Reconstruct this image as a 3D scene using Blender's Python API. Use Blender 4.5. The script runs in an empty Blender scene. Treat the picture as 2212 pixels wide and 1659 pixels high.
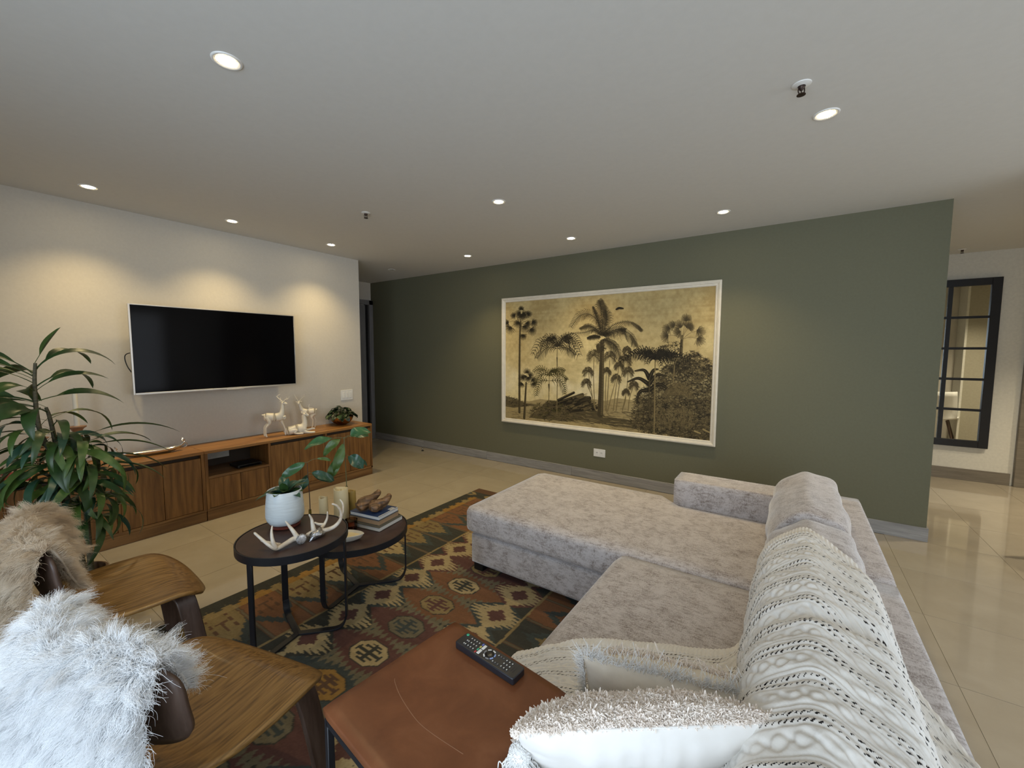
import bpy, bmesh, math, random
import numpy as np
from mathutils import Vector, Matrix, Euler

# ------------------------------------------------------------------ camera, sky, daylight, exposure
scene = bpy.context.scene
COL = scene.collection
cam_data = bpy.data.cameras.new('camera')
cam = bpy.data.objects.new('camera', cam_data)
COL.objects.link(cam)
cam_data.sensor_width = 36.0
cam_data.lens = 36.0 * 887.3163 / 2212.0
cam_data.clip_start = 0.02
R_CAM = ((0.8255, 0.0462, -0.5624), (0.5643, -0.0627, 0.8232), (0.0027, -0.9969, -0.0778))
cam.matrix_world = Matrix((
    (R_CAM[0][0], -R_CAM[0][1], -R_CAM[0][2], 0.0),
    (R_CAM[1][0], -R_CAM[1][1], -R_CAM[1][2], 0.0),
    (R_CAM[2][0], -R_CAM[2][1], -R_CAM[2][2], 1.4),
    (0, 0, 0, 1)))
scene.camera = cam

world = bpy.data.worlds.new('sky')
scene.world = world
world.use_nodes = True
bg = world.node_tree.nodes['Background']
bg.inputs[0].default_value = (0.62, 0.78, 1.0, 1)
bg.inputs[1].default_value = 1.0

def area_light(name, loc, rot, sx, sy, energy, color):
    d = bpy.data.lights.new(name, 'AREA')
    d.shape = 'RECTANGLE'; d.size = sx; d.size_y = sy
    d.energy = energy; d.color = color
    o = bpy.data.objects.new(name, d); COL.objects.link(o)
    o.location = loc; o.rotation_euler = rot
    return o
# daylight falling through the big window behind the camera
area_light('window_daylight', (0.35, -1.72, 1.25), (math.radians(90), 0, 0), 3.9, 2.0, 88.0, (0.74, 0.868, 1.0))
# daylight from the glazed side of the dining area beyond the right edge of the picture
area_light('dining_daylight', (4.32, 2.2, 1.3), (math.radians(90), 0, math.radians(90)), 2.6, 2.0, 34.0, (0.95, 0.97, 1.0))

vs = scene.view_settings
vs.view_transform = 'Standard'; vs.look = 'None'; vs.gamma = 1.0
vs.use_curve_mapping = False
vs.exposure = 0.32
scene.render.film_transparent = False
LAMP_W = 33.0
LAMP_COLOR = (1.0, 0.76, 0.38)

rng = np.random.default_rng(7)
random.seed(7)
H = 2.477
PI = math.pi

# ------------------------------------------------------------------ object helpers
def tag(o, label=None, cat=None, group=None, kind=None):
    if label: o['label'] = label
    if cat: o['category'] = cat
    if group: o['group'] = group
    if kind: o['kind'] = kind
    return o

def thing(name, label, cat, loc=(0, 0, 0), rz=0.0, group=None):
    o = bpy.data.objects.new(name, None)
    COL.objects.link(o)
    o.location = loc; o.rotation_euler = (0, 0, rz)
    o.empty_display_size = 0.05
    return tag(o, label, cat, group)

def structure(name, loc=(0, 0, 0)):
    o = bpy.data.objects.new(name, None)
    COL.objects.link(o); o.location = loc
    o['kind'] = 'structure'
    return o

class MB:
    """collects simple shapes into one mesh"""
    def __init__(self):
        self.v = []; self.f = []
    def add(self, v, f):
        n = len(self.v)
        self.v.extend([tuple(map(float, p)) for p in v])
        self.f.extend([tuple(int(i) + n for i in q) for q in f])
        return self
    def box(self, x0, x1, y0, y1, z0, z1):
        return self.add([(x0, y0, z0), (x1, y0, z0), (x1, y1, z0), (x0, y1, z0), (x0, y0, z1), (x1, y0, z1), (x1, y1, z1), (x0, y1, z1)],
                        [(0, 3, 2, 1), (4, 5, 6, 7), (0, 1, 5, 4), (1, 2, 6, 5), (2, 3, 7, 6), (3, 0, 4, 7)])
    def prism(self, poly, z0, z1):
        n = len(poly)
        v = [(x, y, z0) for x, y in poly] + [(x, y, z1) for x, y in poly]
        f = [tuple(range(n))[::-1], tuple(range(n, 2 * n))]
        f += [(i, (i + 1) % n, n + (i + 1) % n, n + i) for i in range(n)]
        return self.add(v, f)
    def lathe(self, prof, n=32, cx=0, cy=0, cap=True):
        v = []; f = []
        m = len(prof)
        for r, z in prof:
            for k in range(n):
                a = 2 * PI * k / n
                v.append((cx + r * math.cos(a), cy + r * math.sin(a), z))
        for i in range(m - 1):
            for k in range(n):
                k2 = (k + 1) % n
                f.append((i * n + k, i * n + k2, (i + 1) * n + k2, (i + 1) * n + k))
        if cap:
            if prof[0][0] > 1e-4: f.append(tuple(range(n))[::-1])
            if prof[-1][0] > 1e-4: f.append(tuple(range((m - 1) * n, m * n)))
        return self.add(v, f)
    def tube(self, pts, rad, n=10, flat=1.0):
        pts = np.asarray(pts, float)
        m = len(pts)
        if np.isscalar(rad): rad = [rad] * m
        t = np.gradient(pts, axis=0)
        t /= np.linalg.norm(t, axis=1, keepdims=True) + 1e-12
        ref = np.array([0, 0, 1.0]) if abs(t[0][2]) < 0.9 else np.array([1.0, 0, 0])
        v = []; f = []
        a = np.cross(t[0], ref); a /= np.linalg.norm(a)
        for i in range(m):
            a = a - t[i] * (a @ t[i]); a /= np.linalg.norm(a) + 1e-12
            b = np.cross(t[i], a)
            for k in range(n):
                th = 2 * PI * k / n
                v.append(pts[i] + rad[i] * (math.cos(th) * a + flat * math.sin(th) * b))
        for i in range(m - 1):
            for k in range(n):
                k2 = (k + 1) % n
                f.append((i * n + k, i * n + k2, (i + 1) * n + k2, (i + 1) * n + k))
        f.append(tuple(range(n))[::-1]); f.append(tuple(range((m - 1) * n, m * n)))
        return self.add(v, f)
    def bar(self, p, q, w, h, up=(0, 0, 1)):
        """rectangular bar from p to q, w across, h along up"""
        p = Vector(p); q = Vector(q); d = (q - p).normalized(); up = Vector(up)
        s = d.cross(up)
        if s.length < 1e-6: s = d.cross(Vector((1, 0, 0)))
        s.normalize(); u = s.cross(d).normalized()
        v = []
        for c in (p, q):
            for a, b in ((-1, -1), (1, -1), (1, 1), (-1, 1)):
                v.append(c + s * (a * w / 2) + u * (b * h / 2))
        return self.add(v, [(0, 1, 2, 3), (7, 6, 5, 4), (0, 4, 5, 1), (1, 5, 6, 2), (2, 6, 7, 3), (3, 7, 4, 0)])
    def strip(self, path, width_dir, w, t):
        """flat bar of width w (along width_dir) and thickness t bent along path"""
        path = [Vector(p) for p in path]; wd = Vector(width_dir).normalized()
        v = []; f = []
        for i, p in enumerate(path):
            a = path[max(i - 1, 0)]; b = path[min(i + 1, len(path) - 1)]
            d = (b - a).normalized(); nrm = d.cross(wd).normalized()
            for s, k in ((-1, -1), (1, -1), (1, 1), (-1, 1)):
                v.append(p + wd * (s * w / 2) + nrm * (k * t / 2))
        for i in range(len(path) - 1):
            for k in range(4):
                k2 = (k + 1) % 4
                f.append((i * 4 + k, i * 4 + k2, i * 4 + 4 + k2, i * 4 + 4 + k))
        f.append((3, 2, 1, 0)); n = len(v); f.append((n - 4, n - 3, n - 2, n - 1))
        return self.add(v, f)
    def mesh(self, name):
        me = bpy.data.meshes.new(name)
        me.from_pydata(self.v, [], self.f)
        bm = bmesh.new(); bm.from_mesh(me)
        bmesh.ops.recalc_face_normals(bm, faces=bm.faces)
        bm.to_mesh(me); bm.free()
        return me
    def build(self, name, mat, parent=None, smooth=False, bevel=0.0, seg=2, sub=0, loc=None, rot=None, angle=40):
        me = self.mesh(name)
        return put(name, me, mat, parent, smooth, bevel, seg, sub, loc, rot, angle)

def put(name, me, mat, parent=None, smooth=False, bevel=0.0, seg=2, sub=0, loc=None, rot=None, angle=40):
    o = bpy.data.objects.new(name, me)
    COL.objects.link(o)
    if mat is not None and len(me.materials) == 0: me.materials.append(mat)
    if parent is not None: o.parent = parent
    if loc is not None: o.location = loc
    if rot is not None: o.rotation_euler = rot
    if bevel > 0:
        b = o.modifiers.new('bevel', 'BEVEL'); b.width = bevel; b.segments = seg
        b.limit_method = 'ANGLE'; b.angle_limit = math.radians(35)
        smooth = True
    if sub:
        s = o.modifiers.new('sub', 'SUBSURF'); s.levels = sub; s.render_levels = sub
    if smooth:
        n = len(me.polygons)
        me.polygons.foreach_set('use_smooth', [True] * n)
        if bevel > 0 or angle < 180:
            try: me.set_sharp_from_angle(angle=math.radians(angle))
            except Exception: pass
    return o

def grid_mesh(name, P, colors=None, keep=None, wrap_v=False):
    """mesh from an array of points (nu, nv, 3); colors (nu, nv, 3) linear; keep mask of faces"""
    nu, nv = P.shape[:2]
    idx = np.arange(nu * nv).reshape(nu, nv)
    a = idx[:-1, :-1]; b = idx[1:, :-1]; c = idx[1:, 1:]; d = idx[:-1, 1:]
    F = np.stack([a, b, c, d], -1).reshape(-1, 4)
    if keep is not None: F = F[keep.reshape(-1)]
    me = bpy.data.meshes.new(name)
    me.vertices.add(nu * nv)
    me.vertices.foreach_set('co', P.reshape(-1).astype(np.float32))
    nf = len(F)
    me.loops.add(nf * 4)
    me.loops.foreach_set('vertex_index', F.reshape(-1).astype(np.int32))
    me.polygons.add(nf)
    me.polygons.foreach_set('loop_start', (np.arange(nf) * 4).astype(np.int32))
    me.polygons.foreach_set('use_smooth', np.ones(nf, bool))
    me.update(calc_edges=True)
    if colors is not None:
        at = me.color_attributes.new('pigment', 'FLOAT_COLOR', 'POINT')
        c4 = np.ones((nu * nv, 4), np.float32); c4[:, :3] = colors.reshape(-1, 3)
        at.data.foreach_set('color', c4.reshape(-1))
    me.validate()
    return me

def cr(pts, n=8):
    """Catmull-Rom through points"""
    p = np.asarray(pts, float)
    p = np.vstack([2 * p[0] - p[1], p, 2 * p[-1] - p[-2]])
    out = []
    for i in range(1, len(p) - 2):
        for k in range(n):
            t = k / n
            out.append(0.5 * ((2 * p[i]) + (-p[i - 1] + p[i + 1]) * t + (2 * p[i - 1] - 5 * p[i] + 4 * p[i + 1] - p[i + 2]) * t * t
                              + (-p[i - 1] + 3 * p[i] - 3 * p[i + 1] + p[i + 2]) * t ** 3))
    out.append(p[-2])
    return np.array(out)

def soft_box(sx, sy, sz, r, n=10, crown=(0, 0, 0), fn=None):
    """rounded, crowned upholstery block centred on the origin"""
    bm = bmesh.new()
    bmesh.ops.create_cube(bm, size=2.0)
    bmesh.ops.subdivide_edges(bm, edges=bm.edges[:], cuts=n, use_grid_fill=True)
    hx, hy, hz = sx / 2, sy / 2, sz / 2
    hs = Vector((hx, hy, hz))
    for v in bm.verts:
        p = v.co.copy()
        # concentrate rows near the edges so that the rounding is smooth
        q = Vector([math.copysign(abs(c) ** 0.7, c) for c in p])
        w = Vector((q.x * hx, q.y * hy, q.z * hz))
        inner = Vector([max(-(h - r), min(h - r, c)) for h, c in zip(hs, w)])
        d = w - inner
        if d.length > 1e-9: d = d.normalized() * r
        w = inner + d
        cx = (1 - q.y ** 2) * (1 - q.z ** 2); cy = (1 - q.x ** 2) * (1 - q.z ** 2); cz = (1 - q.x ** 2) * (1 - q.y ** 2)
        w.x += crown[0] * cx * (1 if q.x > 0 else -1) * min(1, abs(q.x) * 1.2)
        w.y += crown[1] * cy * (1 if q.y > 0 else -1) * min(1, abs(q.y) * 1.2)
        w.z += crown[2] * cz * (1 if q.z > 0 else -1) * min(1, abs(q.z) * 1.2)
        v.co = fn(w, q) if fn else w
    bmesh.ops.recalc_face_normals(bm, faces=bm.faces)
    me = bpy.data.meshes.new('cushion')
    bm.to_mesh(me); bm.free()
    return me

def skin_body(name, verts, edges, radii, mat, parent, sub=2, root=0):
    me = bpy.data.meshes.new(name)
    me.from_pydata([tuple(v) for v in verts], edges, [])
    o = bpy.data.objects.new(name, me); COL.objects.link(o)
    me.materials.append(mat)
    if parent: o.parent = parent
    m = o.modifiers.new('skin', 'SKIN'); m.use_smooth_shade = True
    sl = me.skin_vertices[0].data
    for i, r in enumerate(radii):
        sl[i].radius = (r, r) if np.isscalar(r) else r
        sl[i].use_root = (i == root)
    s = o.modifiers.new('sub', 'SUBSURF'); s.levels = sub; s.render_levels = sub
    q = o.modifiers.new('smooth', 'SMOOTH'); q.factor = 0.5; q.iterations = 7
    return o

def hair(name, P, r_root, r_tip, mat, parent=None, kind='stuff'):
    """strands: P (n, k, 3)"""
    n, k = P.shape[:2]
    hc = bpy.data.hair_curves.new(name)
    hc.add_curves([k] * n)
    hc.attributes['position'].data.foreach_set('vector', P.reshape(-1).astype(np.float32))
    at = hc.attributes.get('radius') or hc.attributes.new('radius', 'FLOAT', 'POINT')
    rr = np.linspace(r_root, r_tip, k)[None, :].repeat(n, 0)
    at.data.foreach_set('value', rr.reshape(-1).astype(np.float32))
    hc.materials.append(mat)
    o = bpy.data.objects.new(name, hc); COL.objects.link(o)
    if parent: o.parent = parent
    if kind: o['kind'] = kind
    return o

def vnoise(h, w, cells_y, cells_x, octaves=3, seed=0):
    r = np.random.default_rng(seed)
    out = np.zeros((h, w)); amp = 1.0; tot = 0
    for o in range(octaves):
        cy = max(2, int(cells_y * 2 ** o)) + 1; cx = max(2, int(cells_x * 2 ** o)) + 1
        g = r.random((cy + 1, cx + 1))
        yy = np.linspace(0, cy - 1e-6, h); xx = np.linspace(0, cx - 1e-6, w)
        iy = yy.astype(int); ix = xx.astype(int)
        fy = (yy - iy)[:, None]; fx = (xx - ix)[None, :]
        fy = fy * fy * (3 - 2 * fy); fx = fx * fx * (3 - 2 * fx)
        a = g[iy][:, ix]; b = g[iy][:, ix + 1]; c = g[iy + 1][:, ix]; d = g[iy + 1][:, ix + 1]
        out += amp * ((a * (1 - fx) + b * fx) * (1 - fy) + (c * (1 - fx) + d * fx) * fy)
        tot += amp; amp *= 0.5
    return out / tot

def lin(r, g, b):
    def f(c):
        c /= 255.0
        return c / 12.92 if c <= 0.04045 else ((c + 0.055) / 1.055) ** 2.4
    return (f(r), f(g), f(b))

# ------------------------------------------------------------------ materials
def new_mat(name):
    m = bpy.data.materials.new(name); m.use_nodes = True
    nt = m.node_tree
    return m, nt, nt.nodes['Principled BSDF'], nt.links

def coords(nt, scale=(1, 1, 1), rot=(0, 0, 0), rand=False):
    tc = nt.nodes.new('ShaderNodeTexCoord')
    mp = nt.nodes.new('ShaderNodeMapping')
    mp.inputs['Scale'].default_value = scale
    mp.inputs['Rotation'].default_value = rot
    nt.links.new(tc.outputs['Object'], mp.inputs['Vector'])
    if rand:
        oi = nt.nodes.new('ShaderNodeObjectInfo')
        ml = nt.nodes.new('ShaderNodeMath'); ml.operation = 'MULTIPLY'; ml.inputs[1].default_value = 37.0
        nt.links.new(oi.outputs['Random'], ml.inputs[0])
        cb = nt.nodes.new('ShaderNodeCombineXYZ')
        for k in range(3): nt.links.new(ml.outputs[0], cb.inputs[k])
        nt.links.new(cb.outputs[0], mp.inputs['Location'])
    return mp.outputs[0]

def ramp(nt, fac, stops):
    r = nt.nodes.new('ShaderNodeValToRGB')
    el = r.color_ramp.elements
    while len(el) < len(stops): el.new(0.5)
    for e, (p, c) in zip(el, stops):
        e.position = p; e.color = (*c, 1)
    nt.links.new(fac, r.inputs[0])
    return r.outputs[0]

def noise(nt, vec, scale, detail=3.0, rough=0.55, dist=0.0):
    n = nt.nodes.new('ShaderNodeTexNoise')
    n.inputs['Scale'].default_value = scale; n.inputs['Detail'].default_value = detail
    n.inputs['Roughness'].default_value = rough; n.inputs['Distortion'].default_value = dist
    nt.links.new(vec, n.inputs['Vector'])
    return n.outputs['Fac']

def add_bump(nt, bs, h, strength=0.2, dist=0.002):
    b = nt.nodes.new('ShaderNodeBump'); b.inputs['Strength'].default_value = strength; b.inputs['Distance'].default_value = dist
    nt.links.new(h, b.inputs['Height']); nt.links.new(b.outputs[0], bs.inputs['Normal'])

def M(name, c, rough=0.5, metal=0.0, c2=None, scale=8.0, stretch=(1, 1, 1), detail=3.0, bump=0.0, bump_dist=0.002, sheen=0.0, spec=0.5, lo=0.3, hi=0.7, trans=0.0, rand=False, coat=0.0):
    m, nt, bs, L = new_mat(name)
    bs.inputs['Base Color'].default_value = (*c, 1)
    bs.inputs['Roughness'].default_value = rough; bs.inputs['Metallic'].default_value = metal
    bs.inputs['Specular IOR Level'].default_value = spec
    if sheen: bs.inputs['Sheen Weight'].default_value = sheen; bs.inputs['Sheen Roughness'].default_value = 0.4
    if trans: bs.inputs['Transmission Weight'].default_value = trans
    if coat: bs.inputs['Coat Weight'].default_value = coat; bs.inputs['Coat Roughness'].default_value = 0.1
    c2 = c2 or tuple(x * 0.9 for x in c)
    vec = coords(nt, stretch, rand=rand)
    f = noise(nt, vec, scale, detail)
    L.new(ramp(nt, f, [(lo, c2), (hi, c)]), bs.inputs['Base Color'])
    if bump: add_bump(nt, bs, f, bump, bump_dist)
    return m

def wood(name, dark, mid, light, axis='Z', fine=60.0, rings=3.0, rough=0.45, coat=0.0, rand=True, bump=0.08, contrast=1.0):
    """procedural timber: stretched grain with broad cathedral figure along an axis"""
    m, nt, bs, L = new_mat(name)
    k = {'X': (0.07, 1, 1), 'Y': (1, 0.07, 1), 'Z': (1, 1, 0.07)}[axis]
    k2 = {'X': (0.09, 1, 1), 'Y': (1, 0.09, 1), 'Z': (1, 1, 0.09)}[axis]
    v1 = coords(nt, k, rand=rand)
    v2 = coords(nt, k2, rand=rand)
    g = noise(nt, v1, fine, 4.0, 0.65)
    fig = noise(nt, v2, rings, 2.0, 0.5, 0.3)
    mu = nt.nodes.new('ShaderNodeMath'); mu.operation = 'MULTIPLY'; mu.inputs[1].default_value = 24.0
    L.new(fig, mu.inputs[0])
    fr = nt.nodes.new('ShaderNodeMath'); fr.operation = 'PINGPONG'; fr.inputs[1].default_value = 1.0
    L.new(mu.outputs[0], fr.inputs[0])
    mx = nt.nodes.new('ShaderNodeMath'); mx.operation = 'MULTIPLY_ADD'; mx.inputs[1].default_value = 0.26 * contrast
    L.new(fr.outputs[0], mx.inputs[0])
    gm = nt.nodes.new('ShaderNodeMath'); gm.operation = 'MULTIPLY'; gm.inputs[1].default_value = 0.75
    L.new(g, gm.inputs[0]); L.new(gm.outputs[0], mx.inputs[2])
    L.new(ramp(nt, mx.outputs[0], [(0.22, dark), (0.48, mid), (0.75, light)]), bs.inputs['Base Color'])
    bs.inputs['Roughness'].default_value = rough
    if coat: bs.inputs['Coat Weight'].default_value = coat; bs.inputs['Coat Roughness'].default_value = 0.15
    if bump: add_bump(nt, bs, g, bump, 0.001)
    return m

def vc_mat(name, rough=0.8, weave=0.0, sheen=0.0, scale=300.0):
    """colour comes from the mesh's woven or printed pattern"""
    m, nt, bs, L = new_mat(name)
    a = nt.nodes.new('ShaderNodeVertexColor'); a.layer_name = 'pigment'
    L.new(a.outputs[0], bs.inputs['Base Color'])
    bs.inputs['Roughness'].default_value = rough
    bs.inputs['Specular IOR Level'].default_value = 0.2
    if sheen: bs.inputs['Sheen Weight'].default_value = sheen
    if weave:
        f = noise(nt, coords(nt, (1, 0.35, 1)), scale, 2.0)
        add_bump(nt, bs, f, weave, 0.002)
    return m

def emit(name, c, s):
    m = bpy.data.materials.new(name); m.use_nodes = True
    nt = m.node_tree; nt.nodes.clear()
    e = nt.nodes.new('ShaderNodeEmission'); o = nt.nodes.new('ShaderNodeOutputMaterial')
    e.inputs[0].default_value = (*c, 1); e.inputs[1].default_value = s
    nt.links.new(e.outputs[0], o.inputs[0])
    return m

def clear_glass(name, tint=(1, 1, 1), thin=True, rough=0.0, gloss=0.12):
    m = bpy.data.materials.new(name); m.use_nodes = True
    nt = m.node_tree; nt.nodes.clear()
    o = nt.nodes.new('ShaderNodeOutputMaterial')
    t = nt.nodes.new('ShaderNodeBsdfTransparent'); t.inputs[0].default_value = (*tint, 1)
    g = nt.nodes.new('ShaderNodeBsdfGlossy'); g.inputs['Roughness'].default_value = 0.03
    mx = nt.nodes.new('ShaderNodeMixShader')
    lw = nt.nodes.new('ShaderNodeLayerWeight'); lw.inputs[0].default_value = gloss
    nt.links.new(lw.outputs['Fresnel'], mx.inputs[0])
    nt.links.new(t.outputs[0], mx.inputs[1]); nt.links.new(g.outputs[0], mx.inputs[2]); nt.links.new(mx.outputs[0], o.inputs[0])
    return m

MAT = {}
MAT['ceiling'] = M('ceiling_paint', (0.66, 0.655, 0.63), 0.9, c2=(0.64, 0.635, 0.61), scale=30, bump=0.03)
MAT['cream'] = M('cream_paint', (0.62, 0.58, 0.51), 0.85, c2=(0.59, 0.55, 0.485), scale=60, bump=0.08)
MAT['green'] = M('green_paint', (0.150, 0.146, 0.092), 0.7, c2=(0.141, 0.137, 0.086), scale=60, bump=0.06, spec=0.35)
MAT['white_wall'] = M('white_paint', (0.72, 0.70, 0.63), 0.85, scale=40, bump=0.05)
MAT['tan_wall'] = M('tan_paint', (0.40, 0.37, 0.29), 0.85, scale=40)
MAT['grout'] = M('grout', (0.40, 0.36, 0.29), 0.8)
MAT['grey_wood'] = wood('grey_oak', (0.20, 0.195, 0.19), (0.31, 0.30, 0.29), (0.42, 0.41, 0.40), 'X', 70, 3, 0.5, contrast=0.5)
MAT['brown_grey_wood'] = wood('brown_grey_oak', (0.14, 0.12, 0.095), (0.20, 0.175, 0.14), (0.27, 0.24, 0.20), 'X', 70, 3, 0.45, contrast=0.5)
MAT['door_grey'] = wood('door_grey', (0.14, 0.14, 0.145), (0.20, 0.20, 0.21), (0.26, 0.26, 0.27), 'Z', 60, 3, 0.5, contrast=0.5)
MAT['black_metal'] = M('black_metal', (0.012, 0.013, 0.017), 0.42, 0.0, scale=30, spec=0.4)
MAT['black'] = M('black_plastic', (0.010, 0.010, 0.011), 0.35)
MAT['silver'] = M('silver', (0.80, 0.78, 0.74), 0.16, 1.0, scale=20)
MAT['old_silver'] = M('old_silver', (0.62, 0.62, 0.63), 0.35, 1.0, c2=(0.25, 0.25, 0.25), scale=120, bump=0.4)
MAT['alu'] = M('aluminium', (0.62, 0.60, 0.57), 0.35, 0.7)
MAT['white_plastic'] = M('white_plastic', (0.82, 0.81, 0.78), 0.4)
MAT['teak_front'] = wood('teak_front', (0.095, 0.038, 0.008), (0.190, 0.084, 0.020), (0.280, 0.134, 0.036), 'Z', 60, 4.0, 0.5)
MAT['teak_top'] = wood('teak_top', (0.16, 0.068, 0.018), (0.29, 0.135, 0.038), (0.40, 0.205, 0.062), 'Y', 45, 2.2, 0.42)
MAT['teak_rail'] = wood('teak_rail', (0.10, 0.044, 0.013), (0.185, 0.09, 0.028), (0.265, 0.138, 0.046), 'Y', 45, 2.2, 0.5)
MAT['niche'] = M('niche_dark', (0.05, 0.03, 0.015), 0.6)
MAT['oak'] = wood('oak_ply', (0.070, 0.034, 0.009), (0.225, 0.118, 0.033), (0.330, 0.185, 0.058), 'Y', 120, 13.0, 0.38, coat=0.2, contrast=1.2)
MAT['walnut'] = wood('walnut_ply', (0.030, 0.017, 0.012), (0.070, 0.042, 0.031), (0.115, 0.075, 0.058), 'Z', 55, 3, 0.4)
MAT['leather_dark'] = M('leather_dark', (0.062, 0.030, 0.023), 0.42, c2=(0.034, 0.018, 0.015), scale=14, detail=6, bump=0.05)
MAT['ceramic'] = M('pale_ceramic', (0.66, 0.72, 0.74), 0.45, c2=(0.55, 0.60, 0.61), scale=40, stretch=(0.3, 0.3, 3), bump=0.05)
MAT['red_clay'] = M('red_clay', (0.16, 0.035, 0.022), 0.35)
MAT['soil'] = M('soil', (0.03, 0.02, 0.012), 0.95, scale=80, bump=0.5)
MAT['bone'] = M('antler_bone', (0.74, 0.68, 0.58), 0.45, c2=(0.42, 0.31, 0.20), scale=14, stretch=(1, 1, 1), lo=0.25, hi=0.55, bump=0.1)
MAT['white_resin'] = M('cream_resin', (0.80, 0.74, 0.62), 0.42, scale=40, spec=0.4)
MAT['wax'] = M('ivory_wax', (0.74, 0.64, 0.40), 0.45, c2=(0.68, 0.57, 0.34), scale=20)
MAT['wax_yellow'] = M('yellow_wax', (0.42, 0.29, 0.08), 0.4, scale=20)
MAT['wax_white'] = M('white_wax', (0.72, 0.68, 0.58), 0.45, scale=20)
MAT['bronze'] = M('bronze', (0.40, 0.23, 0.09), 0.2, 1.0, c2=(0.28, 0.15, 0.055), scale=12)
MAT['brass_wood'] = M('gilded_turned_wood', (0.36, 0.20, 0.10), 0.4, 0.3, c2=(0.22, 0.11, 0.06), scale=30)
MAT['stoneware'] = M('brown_stoneware', (0.16, 0.085, 0.036), 0.5, c2=(0.09, 0.045, 0.02), scale=14, stretch=(1, 1, 4))
def leaf_mat(name, c, c2, rough=0.42):
    m = M(name, c, rough, c2=c2, scale=18, rand=True)
    return m
MAT['leaf_dark'] = leaf_mat('leaf_dark', (0.036, 0.080, 0.018), (0.018, 0.046, 0.010))
MAT['leaf_mid'] = leaf_mat('leaf_mid', (0.075, 0.135, 0.026), (0.038, 0.082, 0.016))
MAT['leaf_blue'] = leaf_mat('leaf_blue', (0.030, 0.085, 0.050), (0.018, 0.055, 0.032), 0.3)
MAT['leaf_fresh'] = leaf_mat('leaf_fresh', (0.050, 0.140, 0.050), (0.030, 0.090, 0.035), 0.3)
MAT['leaf_black'] = leaf_mat('leaf_black', (0.020, 0.034, 0.012), (0.010, 0.018, 0.007), 0.4)
MAT['stem'] = M('stem_green', (0.10, 0.12, 0.05), 0.5)
MAT['stem_brown'] = M('stem_brown', (0.05, 0.026, 0.018), 0.5)
MAT['cane'] = M('cane_bark', (0.12, 0.10, 0.05), 0.7, c2=(0.05, 0.045, 0.025), scale=30, stretch=(1, 1, 4))
MAT['page'] = M('page_edges', (0.70, 0.68, 0.63), 0.8, stretch=(1, 1, 60), scale=12)
MAT['page_tan'] = M('kraft_edges', (0.40, 0.26, 0.15), 0.8, stretch=(1, 1, 60), scale=12)
MAT['cover_grey'] = M('grey_cover', (0.10, 0.10, 0.085), 0.5)
MAT['cover_blue'] = M('blue_cover', (0.020, 0.045, 0.13), 0.4)
MAT['cover_red'] = M('red_cover', (0.30, 0.012, 0.012), 0.45)
MAT['cover_white'] = M('white_cover', (0.74, 0.74, 0.72), 0.5)
MAT['driftwood'] = wood('aged_wood', (0.030, 0.016, 0.009), (0.105, 0.055, 0.024), (0.24, 0.125, 0.052), 'X', 40, 9, 0.5, bump=0.3, contrast=1.3)
MAT['amber_glass'] = M('amber_glass', (0.30, 0.09, 0.02), 0.05, trans=0.85)
MAT['bottle_glass'] = M('olive_glass', (0.36, 0.30, 0.06), 0.08, trans=0.8)
MAT['clear_glass'] = clear_glass('window_glass')
MAT['tumbler_glass'] = clear_glass('smoke_glass', (0.75, 0.62, 0.5), gloss=0.3)
MAT['mirror'] = M('mirror_silvering', (0.88, 0.90, 0.87), 0.01, 1.0, c2=(0.88, 0.90, 0.87), scale=1)
MAT['screen'] = M('tv_screen', (0.002, 0.002, 0.003), 0.09, spec=0.07)
MAT['lamp_disc'] = emit('lamp_disc', (1.0, 0.83, 0.52), 60.0)
MAT['reflector'] = emit('lamp_reflector_glow', (1.0, 0.72, 0.30), 1.3)  # lamplight caught by the reflector, put in as weak warm emission
MAT['reflector_off'] = M('lamp_reflector_unlit', (0.80, 0.74, 0.62), 0.25, 0.6)
MAT['white_metal'] = M('white_metal', (0.80, 0.79, 0.76), 0.4)
MAT['dark_brass'] = M('dark_brass', (0.05, 0.030, 0.022), 0.4, 0.6)
MAT['fur_white'] = M('fur_white', (0.95, 0.96, 0.97), 0.55, c2=(0.92, 0.93, 0.94), scale=10)
MAT['fur_cream'] = M('fur_cream', (0.80, 0.70, 0.56), 0.6, c2=(0.58, 0.44, 0.29), scale=7)
MAT['hide'] = M('sheep_hide', (0.76, 0.74, 0.70), 0.9)
MAT['hide_tan'] = M('sheep_hide_tan', (0.62, 0.52, 0.40), 0.9)
MAT['wool'] = M('knit_wool', (0.80, 0.765, 0.71), 0.9, c2=(0.74, 0.70, 0.64), scale=60, bump=0.3, sheen=0.2, spec=0.1)
MAT['cotton'] = M('cream_cotton', (0.83, 0.80, 0.76), 0.9, c2=(0.80, 0.765, 0.715), scale=25, bump=0.1, bump_dist=0.004, spec=0.1)
MAT['cotton_beige'] = M('beige_cotton', (0.72, 0.64, 0.53), 0.9, c2=(0.66, 0.58, 0.47), scale=40, bump=0.15, spec=0.1)
MAT['tuft'] = M('cream_tuft', (0.92, 0.84, 0.76), 0.8, c2=(0.84, 0.74, 0.65), scale=30)
MAT['fringe'] = M('white_fringe', (0.86, 0.85, 0.83), 0.8)

def make_tile_mat():
    m, nt, bs, L = new_mat('porcelain_tile')
    v = coords(nt, (1, 1, 1), rand=True)
    f = noise(nt, v, 3.0, 5.0, 0.6, 0.4)
    c = ramp(nt, f, [(0.3, (0.36, 0.312, 0.238)), (0.7, (0.42, 0.37, 0.288))])
    L.new(c, bs.inputs['Base Color'])
    bs.inputs['Roughness'].default_value = 0.05
    bs.inputs['Specular IOR Level'].default_value = 1.0
    return m
MAT['tile'] = make_tile_mat()

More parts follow.
